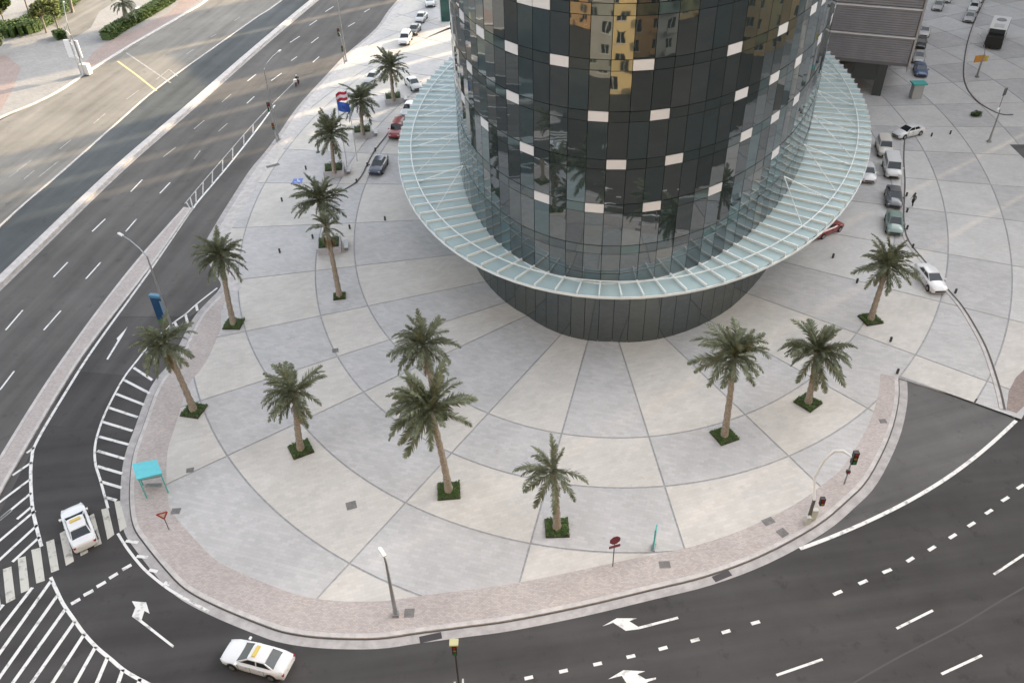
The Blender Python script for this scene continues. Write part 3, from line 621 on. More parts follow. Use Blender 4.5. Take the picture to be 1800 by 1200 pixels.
# ------------------------------------------------------------------ buildings outside the frame: they shade the plaza and fill the mirror glass
SAND = mat('sand_render', (.60, .43, .21), .8, var=.08, scale=.3); SAND2 = mat('ochre_render', (.46, .28, .13), .8, var=.1, scale=.3); SAND3 = mat('grey_render', (.30, .28, .25), .8, var=.1, scale=.3)
WIN = mat('window_glass', (.012, .015, .018), .08, spec=.8); FRM = mat('window_frame', (.5, .48, .43), .6)
def block(x0, x1, y0, y1, h, wm, label, step=3.6, win=True, name='apartment_block', rz=0.0, org=None):
    cx, cy = (x0 + x1) / 2, (y0 + y1) / 2; W, D = x1 - x0, y1 - y0
    if org: cx, cy = org
    t_ = empty(name, (cx, cy, 0), rz, label, 'building')
    MB().box((0, 0, h / 2), (W, D, h)).obj('wall', wm, t_)
    MB().box((0, 0, h + .5), (W + .8, D + .8, 1)).obj('parapet', FRM, t_)
    if win:
        wb = MB(); fb = MB(); bb = MB()
        for face in range(3):                                  # front, right and left sides
            wd_, dp = (W, D / 2) if face == 0 else (D, W / 2); m3 = Matrix.Rotation((0, -math.pi / 2, math.pi / 2)[face], 3, 'Z'); n_ = max(2, int(wd_ / step))
            for i in range(n_):
                x = -wd_ / 2 + (i + .5) * wd_ / n_
                for k in range(int(min(h, 60) / 3.4)):
                    z_ = 1.9 + k * 3.4
                    wb.box(m3 @ Vector((x, dp + .02, z_)), (1.3, .10, 1.7), axis=m3); fb.box(m3 @ Vector((x, dp + .05, z_ - .95)), (1.7, .25, .16), axis=m3); fb.box(m3 @ Vector((x, dp + .04, z_)), (.07, .16, 1.7), axis=m3)
                    if i % 3 == 1 and face == 0: bb.box((x, dp + .5, z_ - 1.25), (2.6, 1.0, .2)); bb.box((x, dp + .95, z_ - .7), (2.6, .1, .9))
        wb.obj('windows', WIN, t_, kind='stuff'); fb.obj('window_sills', FRM, t_, kind='stuff')
        if bb.v: bb.obj('balconies', wm, t_, kind='stuff')
    return t_
block(-64, -44, -44, -14, 70, SAND2, 'ochre apartment block across the road at the left end of the row')
block(-38, -8, -36, -8, 62, SAND3, 'grey rendered block across the road, left of the golden one')
block(-6, 19, -30, -3, 96, SAND, 'tall golden apartment block across the road from which the view is taken')
block(22, 40, -46, -18, 58, SAND2, 'set back brown block across the road, right of the golden one')
block(44, 76, -34, -5, 60, SAND3, 'wide grey block across the road, right of the set back brown one')
block(82, 108, -30, -4, 66, SAND, 'sand coloured block at the right end of the row across the road')
block(98, 122, 62, 112, 34, SAND, 'low golden block beyond the right hand parking')
def along(s0, s1, r0, r1, h, label, m=SAND3):  # unseen blocks added to shape the shade and sun patches
    """a block laid square to the sun's direction"""
    a = SUN_AZ; sm, rm = (s0 + s1) / 2, (r0 + r1) / 2
    return block(s0, s1, r0, r1, h, m, label, win=False, name='sun_blocker', rz=-a, org=(sm * math.cos(a) + rm * math.sin(a), -sm * math.sin(a) + rm * math.cos(a)))
cuts = [-132, -126, -117.5, -110, -103, -94, -46, -37, -26, -15]  # slits left between the added blocks so thin sun streaks get through
cutw = [.5] * 5 + [.3] + [.07] * 4
for i in range(len(cuts) - 1):
    along(cuts[i] + cutw[i], cuts[i + 1] - cutw[i + 1], 190, 215, 81 + (i % 3), '%s added sun-blocking slab from the left end of the stepped row beyond the podium' % ('first', 'second', 'third', 'fourth', 'fifth', 'sixth', 'seventh', 'eighth', 'ninth')[i])
along(-14.9, 60, 190, 215, 69.6, 'added sun-blocking slab on the right continuing the stepped row')
along(61, 160, 172, 200, 60, 'added sun-blocking slab at the far right beyond the parking')
along(-160, -139, 152, 172, 43, 'lower added sun-blocking block at the left end of the slab')
along(-182, -162, 178, 196, 90, 'slim added sun-blocking tower left of the lower block')

# ------------------------------------------------------------------ palms
def frond_mesh(L_, e0, droop, nleaf, seed, dry=False):
    """one feather leaf lying along +X, base at the origin"""
    r_ = random.Random(seed); V = []; F = []; pts = []; e = e0; p = Vector((0, 0, 0)); ns = 14
    for i in range(ns + 1):
        pts.append(p.copy()); p = p + Vector((math.cos(e), 0, math.sin(e))) * (L_ / ns); e -= droop / ns * (.35 + 1.3 * i / ns)
    def at(t):
        x = t * ns; i = min(int(x), ns - 1); return pts[i].lerp(pts[i + 1], x - i), (pts[i + 1] - pts[i]).normalized()
    for i in range(ns):
        w0 = .05 * (1 - i / ns) + .012; w1 = .05 * (1 - (i + 1) / ns) + .012; b0 = len(V)
        V += [pts[i] + Vector((0, w0, 0)), pts[i] - Vector((0, w0, 0)), pts[i + 1] - Vector((0, w1, 0)), pts[i + 1] + Vector((0, w1, 0))]; F.append((b0, b0 + 1, b0 + 2, b0 + 3))
    for i in range(nleaf):
        t = .12 + .88 * (i + .5) / nleaf; c, d = at(t); ll = L_ * (.17 * math.sin(math.pi * min(1, .16 + t * .84)) ** .6 + .02) * r_.uniform(.85, 1.15)
        for s_ in (-1, 1):
            up = Vector((-d.z, 0, d.x)); out = Vector((0, s_, 0)); a = R(r_.uniform(30, 50)); v = r_.uniform(-.35, .35)
            dv = (d * math.cos(a) + out * math.sin(a) + up * v).normalized(); e_ = c + dv * ll + Vector((0, 0, -.12 * ll)); wv = (d * .052 + up * .02)
            b0 = len(V); V += [c - wv, c + wv, c + dv * ll * .55 + wv * .9, e_, c + dv * ll * .55 - wv * .9]; F.append((b0, b0 + 1, b0 + 2, b0 + 3, b0 + 4))
    return mesh('frond', V, F)
FR = []
for i, (e0, dr) in enumerate([(78, 40), (70, 60), (58, 72), (48, 80), (36, 88), (24, 85), (10, 78), (-4, 70), (-22, 55)]):
    me = frond_mesh(3.35, R(e0), R(dr), 34, i); me.materials.append(PALM); FR.append(me)
DRYF = frond_mesh(2.2, R(-35), R(50), 22, 77); DRYF.materials.append(PALMDRY)
def palm(bx, by, cx, cy, label, n=46, wind=0.0, size=1.0, dry=0, zb=.146, group='date palms on the plaza', r=.27, minh=None):
    b0 = P(bx, by, zb); hz = zat((b0.x, b0.y), cy); hz = hz if minh is None else max(minh, hz)
    top = P(cx, cy, hz); lean = Vector((top.x - b0.x, top.y - b0.y, 0))
    if lean.length > 1.3: lean = lean.normalized() * 1.3
    t_ = empty('palm_tree', b0, 0, label, 'palm tree', group); rr = random.Random(int(bx * 7 + by)); h = hz - zb
    pts = []; rad = []
    for i in range(19):
        s_ = i / 18; pts.append(Vector((lean.x * s_ ** 1.5, lean.y * s_ ** 1.5, h * s_))); rad.append((r * (1.28 - .55 * s_ ** .4) + (.05 if i % 2 else 0)) * (1.15 if s_ > .9 else 1))
    MB().tube(pts, rad, 10).obj('trunk', BARK, t_, smooth=True)
    bt = MB()                                            # cut leaf bases under the crown
    for i in range(22):
        a = i * 2.4; zz_ = h - .95 + .04 * i; q = Vector((lean.x, lean.y, zz_)); v = Vector((math.cos(a), math.sin(a), .9)).normalized(); bt.bar(q + v * .1, q + v * .42, .12, .06)
    bt.obj('leaf_base', BARK, t_)
    n = int(n * 1.02)
    bias = rr.uniform(-.10, .22); ph = rr.uniform(0, 6.28); dry = max(dry, rr.randint(2, 6))
    for i in range(n):
        s_ = (i + .5) / n; k = min(8, int(s_ * 9)); az = ph + i * 2.39996 + rr.uniform(-.35, .35)
        dx, dy = math.cos(az), math.sin(az)
        if wind: dx -= wind; az = math.atan2(dy, dx)
        o = link('frond', FR[k if rr.random() < .7 else max(0, min(8, k + rr.choice([-1, 1])))], None, t_)
        o.location = (lean.x, lean.y, h - .12 + .22 * (1 - s_)); o.rotation_euler = (rr.uniform(-.45, .45), rr.uniform(-.16, .16) + bias, az)
        sc_ = size * rr.uniform(.72, 1.14) * (.85 if s_ < .15 else 1); o.scale = (sc_, sc_, sc_)
    for i in range(dry):
        o = link('dry_frond', DRYF, None, t_); o.location = (lean.x, lean.y, h - .5 - .8 * rr.random()); o.rotation_euler = (0, rr.uniform(.1, .7), i * 2.1 + rr.random()); o.scale = (.8, .8, .8)
    return t_
def leafy(sx, sy, h, n, seed, base=0.0):
    """low planting as many small leaves over a soil block"""
    r_ = random.Random(seed); V = []; F = []
    for i in range(n):
        x, y = r_.uniform(-sx / 2, sx / 2), r_.uniform(-sy / 2, sy / 2); z_ = base + h * (r_.random() ** .6) * (.75 + .25 * math.sin(x * 5 + y * 3)); a = r_.uniform(0, 6.28); t = r_.uniform(-.8, .8); l = r_.uniform(.07, .13)
        d = Vector((math.cos(a) * math.cos(t), math.sin(a) * math.cos(t), math.sin(t))) * l; s_ = Vector((-math.sin(a), math.cos(a), r_.uniform(-.3, .3))) * l * .5; c = Vector((x, y, z_)); b0 = len(V)
        V += [c - d, c + s_, c + d, c - s_]; F.append((b0, b0 + 1, b0 + 2, b0 + 3))
    return V, F
BEDM = []
for s_ in range(3):
    V, F = leafy(1.75, 1.75, .30, 900, s_); BEDM.append((V, F))
bed_me = []
for V, F in BEDM:
    b_ = MB(); b_.box((0, 0, .03), (1.8, 1.8, .10)); m_ = b_.m; b_.m = [1] * len(m_); b_.cur = 0; b_.add(V, F); me = b_.mesh('shrub_bed'); me.materials.append(SHRUB); me.materials.append(SOIL); bed_me.append(me)
def bed(bx, by, rz, label, s=1.0, k=0):
    p = P(bx, by, .146); o = link('shrub_bed', bed_me[k % 3], None, label=label, cat='planting bed', group='square planting beds at the palm feet'); o.location = p; o.rotation_euler = (0, 0, rz); o.scale = (s, s, 1)
PL = [(341, 722, 288, 603, .35, 44, .9, 'palm leaning over the hatched verge left of the plaza', 'green bed under the palm beside the hatched verge', R(-14)),
      (411, 570, 388, 450, .15, 50, .92, 'bushy palm near the highway edge at upper left of the plaza', 'green bed under the palm near the highway edge', R(-4)),
      (597, 521, 573, 398, 0, 20, .62, 'thin palm with browned hanging leaves above the middle planter', 'small round bed under the thin browned palm', R(8)),
      (529, 790, 519, 690, .6, 42, .92, 'windswept palm on beige paving left of the two overlapping palms', 'diamond bed under the windswept palm', R(28)),
      (789, 863, 757, 722, .55, 60, 1.08, 'tallest palm, front one of the two overlapping palms', 'dark bed under the tallest palm', R(4)),
      (768, 728, 745, 606, .25, 44, .95, 'rear palm of the overlapping pair, its trunk hidden', 'bed hidden behind the tallest palm crown', R(4)),
      (979, 928, 973, 828, .45, 22, .84, 'sparse small palm nearest to the red sign', 'square green bed under the sparse small palm', R(0)),
      (1273, 766, 1291, 625, .05, 42, 1.05, 'slim palm left of the broad drooping palm on the right', 'dark bed under the slim palm on the right', R(22)),
      (1420, 708, 1437, 618, 0, 50, 1.0, 'broad drooping palm on the beige panel at right', 'diamond bed under the broad drooping palm', R(38)),
      (1530, 562, 1560, 468, .05, 46, .95, 'palm beside the white car parked half on the kerb', 'bed under the palm beside the white car', R(12))]
for i, (bx, by, cx, cy, wd, n_, sz, lb, bl, rz) in enumerate(PL):
    palm(bx, by, cx, cy, lb, n_, wd, sz, dry=(9 if i == 2 else 0)); bed(bx, by, rz, bl, .72 if i == 2 else 1.0, i)
# raised planters with palms
PLC = mat('planter_concrete', (.40, .39, .41), .8, var=.1)
def planter(px, py, label):
    p = P(px, py, .146); t_ = empty('planter', p, R(8), label, 'planter', 'raised concrete planters'); b_ = MB(); s_ = 1.35; hh = .85
    for a_ in range(4):
        m = Matrix.Rotation(a_ * math.pi / 2, 3, 'Z'); b_.box(m @ Vector((s_ - .1, 0, hh / 2)), (.2, 2 * s_ - .4 if a_ % 2 == 0 else 2 * s_ - .4, hh), axis=m)
    for sx in (-1, 1):
        for sy in (-1, 1): b_.box((sx * (s_ - .1), sy * (s_ - .1), hh / 2), (.2, .2, hh))
    b_.obj('box', PLC, t_); MB().box((0, 0, .35), (2 * s_ - .41, 2 * s_ - .41, .7)).obj('soil', SOIL, t_)
    V, F = leafy(2.2, 2.2, .75, 1300, int(px), .6); link('planting', mesh('planting', V, F), SHRUB, t_, kind='stuff')
    MB().box((s_ + .55, 0, .43), (.5, 1.9, .07)).box((s_ + .55, .7, .2), (.4, .1, .4)).box((s_ + .55, -.7, .2), (.4, .1, .4)).obj('bench', STEEL, t_)
    return t_
for px, py, cx, cy, lb, pl in [(588, 304, 583, 235, 'concrete planter nearest to the flagpoles', 'palm in the planter left of the flagpoles'), (638, 237, 634, 175, 'concrete planter behind the flagpoles', 'palm in the planter behind the red and white flag'), (692, 178, 686, 118, 'concrete planter nearest to the row of parked cars', 'palm in the planter nearest the row of parked cars'), (580, 437, 560, 352, 'concrete planter partly hidden by the browned palm', 'full palm growing from the planter behind the browned palm')]:
    planter(px, py, lb); palm(px, py, cx, cy, pl, 46, .05 if cx < 650 else 0, 1.0, zb=.75, r=.25)

# ------------------------------------------------------------------ cars
def loft(secs, name):
    V = []; F = []; n_ = len(secs[0])
    for s_ in secs: V += s_
    for i in range(len(secs) - 1):
        for j in range(n_): F.append((i * n_ + j, i * n_ + (j + 1) % n_, (i + 1) * n_ + (j + 1) % n_, (i + 1) * n_ + j))
    F.append(tuple(reversed(range(n_)))); F.append(tuple((len(secs) - 1) * n_ + j for j in range(n_)))
    me = mesh(name, V, F); bm = bmesh.new(); bm.from_mesh(me); bmesh.ops.recalc_face_normals(bm, faces=bm.faces)
    for f in bm.faces: f.smooth = len(f.verts) == 4
    for e in bm.edges:
        if len(e.link_faces) == 2 and e.calc_face_angle(0) > R(38): e.smooth = False
    bm.to_mesh(me); bm.free(); return me
def ring_sec(x, w_, zl, zs, zt_, cx=.80):
    return [Vector((x, s * q, z_)) for s, q, z_ in [(1, w_ * .9, zl), (1, w_, zl + .15), (1, w_, (zl + zs) / 2 + .1), (1, w_ * .97, zs), (1, w_ * cx, zt_), (1, w_ * .35, zt_ + .025), (-1, w_ * .35, zt_ + .025), (-1, w_ * cx, zt_), (-1, w_ * .97, zs), (-1, w_, (zl + zs) / 2 + .1), (-1, w_, zl + .15), (-1, w_ * .9, zl)]]
KIND = {
 'sedan': dict(L=4.75, W=1.84, secs=[(-2.36, .72, .42, .72, .86), (-2.28, .84, .26, .82, .98), (-1.75, .90, .20, .88, 1.02), (-1.2, .92, .18, .90, .98), (.3, .92, .18, .90, .96), (1.0, .91, .18, .86, .96), (1.7, .90, .20, .78, .86), (2.15, .84, .25, .68, .76), (2.36, .70, .35, .58, .64)], gh=(-1.86, -.98, .20, 1.24, .95, 1.42, .76, .60)),
 'suv': dict(L=4.7, W=1.92, secs=[(-2.34, .82, .45, .95, 1.05), (-2.28, .92, .32, 1.02, 1.12), (-1.2, .96, .25, 1.05, 1.12), (.5, .96, .25, 1.05, 1.12), (1.2, .95, .26, 1.0, 1.14), (1.9, .93, .30, .95, 1.04), (2.25, .86, .35, .85, .92), (2.35, .74, .45, .72, .78)], gh=(-2.25, -2.0, .45, 1.15, 1.08, 1.76, .84, .72)),
 'van': dict(L=4.9, W=1.92, secs=[(-2.44, .86, .42, 1.0, 1.12), (-2.38, .94, .30, 1.08, 1.18), (.8, .96, .25, 1.08, 1.18), (1.5, .95, .26, 1.02, 1.16), (2.1, .93, .30, .92, 1.04), (2.36, .84, .36, .8, .88), (2.44, .74, .45, .7, .76)], gh=(-2.40, -2.3, 1.0, 1.62, 1.14, 1.95, .88, .80)),
}
def lerp(a, b, t): return a + (b - a) * t
PM = {}
def car_proto(kind, pm_, nm, roofm=None, taxi=False):
    K = KIND[kind]; t_ = empty(nm, (0, 0, -900)); hb = [ring_sec(*s_) for s_ in K['secs']]
    link('body', loft(hb, 'body'), pm_, t_)
    x0, x1, x2, x3, zb_, zt_, wb_, wt_ = K['gh']      # rear glass base, roof rear, roof front, windscreen base
    xm = [(x0, x1), (x3, x2)]
    cab = [[Vector((lerp(x0, x1, a), s * lerp(wb_, wt_, a), lerp(zb_, zt_ - .03, a))) for s in (1, -1)] for a in (0, 1)]
    V = [Vector((x0, wb_, zb_ - .1)), Vector((x0, -wb_, zb_ - .1)), Vector((x3, -wb_, zb_ - .1)), Vector((x3, wb_, zb_ - .1)), Vector((x1, wt_, zt_ - .03)), Vector((x1, -wt_, zt_ - .03)), Vector((x2, -wt_, zt_ - .03)), Vector((x2, wt_, zt_ - .03))]
    link('cabin', mesh('cabin', V, [(0, 1, 5, 4), (1, 2, 6, 5), (2, 3, 7, 6), (3, 0, 4, 7), (4, 5, 6, 7)]), pm_, t_)
    rs = [[Vector((x, y, z_)) for y, z_ in ((wt_ * k, zt_ - .05), (wt_ * k * .98, zt_ - .01), (wt_ * k * .6, zt_ + .035), (-wt_ * k * .6, zt_ + .035), (-wt_ * k * .98, zt_ - .01), (-wt_ * k, zt_ - .05))] for x, k in ((x1 - .06, .94), (x1 + .2, 1.03), ((x1 + x2) / 2, 1.05), (x2 - .2, 1.03), (x2 + .05, .95))]
    link('roof', loft(rs, 'roof'), roofm or pm_, t_)
    def pane(name, q, m=CGLASS):
        c = sum(q, Vector()) / len(q); nrm = (q[1] - q[0]).cross(q[2] - q[0]).normalized()
        if nrm.dot(c - Vector(((x1 + x2) / 2, 0, 1.1))) < 0: nrm = -nrm
        k = len(q); V_ = [p + nrm * .018 for p in q] + [p - nrm * .01 for p in q]
        link(name, mesh(name, V_, [tuple(range(k)), tuple(reversed(range(k, 2 * k)))] + [(i, (i + 1) % k, k + (i + 1) % k, k + i) for i in range(k)]), m, t_)
    def g(a, s, fr):  # point on front or rear glass
        bx, tx = (x3, x2) if fr else (x0, x1)
        return Vector((lerp(bx, tx, a), s * lerp(wb_, wt_, a), lerp(zb_ - .1, zt_ - .03, a)))
    pane('windscreen', [g(.15, .93, True), g(.15, -.93, True), g(.97, -.92, True), g(.97, .92, True)])
    pane('rear_window', [g(.2, .91, False), g(.2, -.91, False), g(.96, -.90, False), g(.96, .90, False)])
    for s in (1, -1):
        def sd(x, a): return Vector((x, s * lerp(wb_, wt_, a), lerp(zb_ - .1, zt_ - .03, a)))
        xa0, xa1, xb1, xb0 = lerp(x0, x1, .3), lerp(x0, x1, .88), lerp(x3, x2, .88), lerp(x3, x2, .3); xm_ = (x1 + x2) / 2
        pane('side_window', [sd(xa0 + .18, .3), sd(xm_ - .05, .3), sd(xm_ - .05, .88), sd(xa1 + .12, .88)])
        pane('side_window', [sd(xm_ + .05, .3), sd(xb0 - .18, .3), sd(xb1 - .12, .88), sd(xm_ + .05, .88)])
        hx = K['secs'][-2][0]; tx = K['secs'][1][0]
        MB().box((hx + .03, s * .62, K['secs'][-2][3] - .02), (.22, .30, .12), rz=-s * .35).obj('headlight', HEADL, t_)
        MB().box((tx - .01, s * .66, K['secs'][1][3] - .02), (.14, .30, .14), rz=s * .25).obj('tail_light', TAIL, t_)
        MB().box((x3 - .28, s * (wb_ + .20), zb_ + .12), (.14, .2, .13)).obj('wing_mirror', pm_, t_)
        for x in (-.98, .02, .92): MB().box((x, s * K['W'] / 2 * 1.0, .62), (.022, .015, .58)).obj('door_seam', DARK, t_)
        for x in (-.72, .25): MB().box((x, s * (K['W'] / 2 + .01), .82), (.16, .03, .035)).obj('door_handle', RIM, t_)
        for x in (-1.42, 1.42):
            MB().tube([(x, s * .6, .36), (x, s * .93 * K['W'] / 1.86, .36)], .39, 16).obj('wheel_arch', DARK, t_)
            wv = MB().tube([(x, s * .66, .33), (x, s * .955 * K['W'] / 1.86, .33)], .33, 14).obj('wheel', RUBBER, t_)
            MB().tube([(x, s * .9, .33), (x, s * .975 * K['W'] / 1.86, .33)], .21, 10).obj('rim', RIM, wv)
    MB().box((K['secs'][-1][0] - .02, 0, .50), (.10, 1.1, .16)).obj('grille', DARK, t_)
    MB().box((K['secs'][0][0] - .01, 0, .68), (.05, .5, .12)).obj('number_plate', PLATE, t_)
    MB().box((0, 0, .22), (K['L'] * .86, K['W'] * .86, .10)).obj('underbody', RUBBER, t_)
    if taxi:
        MB().box((x2 - .32, 0, zt_ + .07), (.24, .80, .11)).obj('roof_sign', YEL, t_)
    return t_
PAINT = {'white': (.64, .65, .665), 'cream': (.60, .58, .54), 'silver': (.42, .43, .44), 'black': (.012, .013, .016), 'grey': (.07, .08, .095), 'teal': (.16, .24, .22), 'red': (.22, .015, .015), 'navy': (.02, .03, .07), 'blue': (.05, .10, .22)}
PMT = {k: paint('car_paint_' + k, v) for k, v in PAINT.items()}
protos = {}
def car(kind, colr, front, rear, label, name='parked_car', z=.146, taxi=False, cat='car', group=None):
    key = (kind, colr, taxi)
    a_ = P(*front, z + .7); b_ = P(*rear, z + .7); c = (a_ + b_) / 2; d = a_ - b_; rz = math.atan2(d.y, d.x)
    if key not in protos: protos[key] = car_proto(kind, PMT[colr], name, taxi=taxi); o = protos[key]
    else: o = copy_tree(protos[key]); o.name = name
    o.name = name; o.location = (c.x, c.y, z); o.rotation_euler = (0, 0, rz)
    o['label'] = label; o['category'] = cat
    if group: o['group'] = group
    elif 'group' in o: del o['group']
    return o
G1, G2, G3 = 'cars parked along the left drive', 'cars parked along the right drive', 'cars parked behind the podium block'
car('sedan', 'white', (397, 1140), (508, 1170), 'white taxi with yellow roof sign driving along the front kerb', 'taxi', z=.01, taxi=True, cat='taxi')
car('sedan', 'white', (125, 890), (150, 958), 'white taxi with yellow roof sign driving over the crosswalk', 'taxi', z=.01, taxi=True, cat='taxi')
car('sedan', 'white', (1571, 236), (1623, 223), 'white coupe parked crosswise above the white row', group=G2)
car('suv', 'cream', (1559, 274), (1551, 243), 'cream white off-roader behind the white van', group=G2)
car('van', 'white', (1573, 315), (1563, 273), 'boxy white van in the right hand row', cat='van', group=G2)
car('sedan', 'grey', (1573, 362), (1570, 327), 'dark grey saloon behind the greenish car', group=G2)
car('sedan', 'teal', (1574, 408), (1571, 372), 'greenish saloon at the front end of the right hand row', group=G2)
car('sedan', 'white', (1656, 512), (1619, 464), 'white saloon parked half over the drive kerb beside the palm')
car('sedan', 'white', (1529, 316), (1523, 287), 'white car half hidden under the right canopy edge')
car('sedan', 'red', (1466, 393), (1438, 405), 'red car showing its tail below the right canopy edge')
car('sedan', 'white', (1623, 66), (1628, 42), 'white saloon right of the louvred wall trim', group=G3)
car('sedan', 'black', (1617, 84), (1620, 64), 'black car squeezed behind the white saloon by the louvred wall', group=G3)
car('sedan', 'silver', (1614, 108), (1618, 90), 'silver car behind the blue car by the louvred wall', group=G3)
car('sedan', 'blue', (1621, 131), (1617, 112), 'blue car at the near end of the row by the louvred wall', group=G3)
car('sedan', 'silver', (1645, 20), (1654, -2), 'silver car driving up beside the louvred wall')
car('sedan', 'white', (1661, 4), (1668, -14), 'white car at the top edge ahead of the silver one')
car('sedan', 'silver', (1702, 37), (1708, 21), 'pale blue silver car nearest to the round kerb', group=G3)
car('sedan', 'white', (1709, 19), (1716, 4), 'white car second from the round kerb', group=G3)
car('sedan', 'white', (1717, 2), (1723, -12), 'white car third from the round kerb at the top edge', group=G3)
car('suv', 'white', (756, 16), (756, -10), 'white car at the top end of the left row', group=G1)
car('sedan', 'silver', (733, 40), (747, 20), 'pale silver car second in the left row', group=G1)
car('sedan', 'black', (722, 60), (734, 42), 'black car third in the left row', group=G1)
car('suv', 'white', (707, 78), (718, 58), 'white off-roader at the near end of the left row', group=G1)
car('sedan', 'silver', (648, 142), (664, 128), 'silver car hidden behind the planter palm crown')
car('sedan', 'silver', (735, 155), (718, 137), 'silver car right of the planter palm', group=G1)
car('sedan', 'white', (712, 200), (726, 180), 'white car partly under the left canopy edge', group=G1)
car('suv', 'red', (691, 243), (706, 213), 'dark red off-roader by the left canopy edge', group=G1)
car('sedan', 'navy', (657, 303), (673, 275), 'dark blue saloon at the near end of the left drive', group=G1)
car('sedan', 'white', (232, 30), (254, 14), 'white car behind the hedge at top left', z=.13)
car('sedan', 'black', (198, 53), (212, 36), 'black car beside the hedge at top left', z=.13)
# bus
bus = empty('bus', P(1752, 62, .146), 0, 'white coach with a dark windscreen at top right', 'bus')
fa, re = P(1741, 88, 1.5), P(1763, 34, 1.5); d = fa - re; bus.location = ((fa.x + re.x) / 2, (fa.y + re.y) / 2, .146); bus.rotation_euler = (0, 0, math.atan2(d.y, d.x)); bus.scale = (1.12, 1.12, 1.0)
BW = mat('bus_white', (.75, .76, .75), .4, coat=.4)
MB().box((-.6, 0, 1.75), (7.0, 2.45, 2.7)).obj('body', BW, bus); MB().box((3.55, 0, 1.25), (1.3, 2.4, 1.7)).obj('front', DARK, bus)
MB().box((2.98, 0, 2.45), (.12, 2.2, 1.2)).obj('windscreen', CGLASS, bus)
for s in (-1, 1):
    for i in range(5): MB().box((-3.3 + i * 1.25, s * 1.235, 2.3), (1.05, .05, .85)).obj('side_window', CGLASS, bus)
    for x in (-2.6, 2.9): MB().tube([(x, s * .95, .5), (x, s * 1.25, .5)], .5, 14).obj('wheel', RUBBER, bus)
MB().tube([(-1.9, 0, 3.1), (-1.9, 0, 3.28)], [.75, .6], 14).obj('roof_vent', mat('vent_grey', (.25, .25, .27), .6), bus)
MB().box((1.2, 0, 3.13), (1.6, 1.4, .08)).obj('roof_hatch', mat('hatch_grey', (.5, .52, .5), .5), bus)

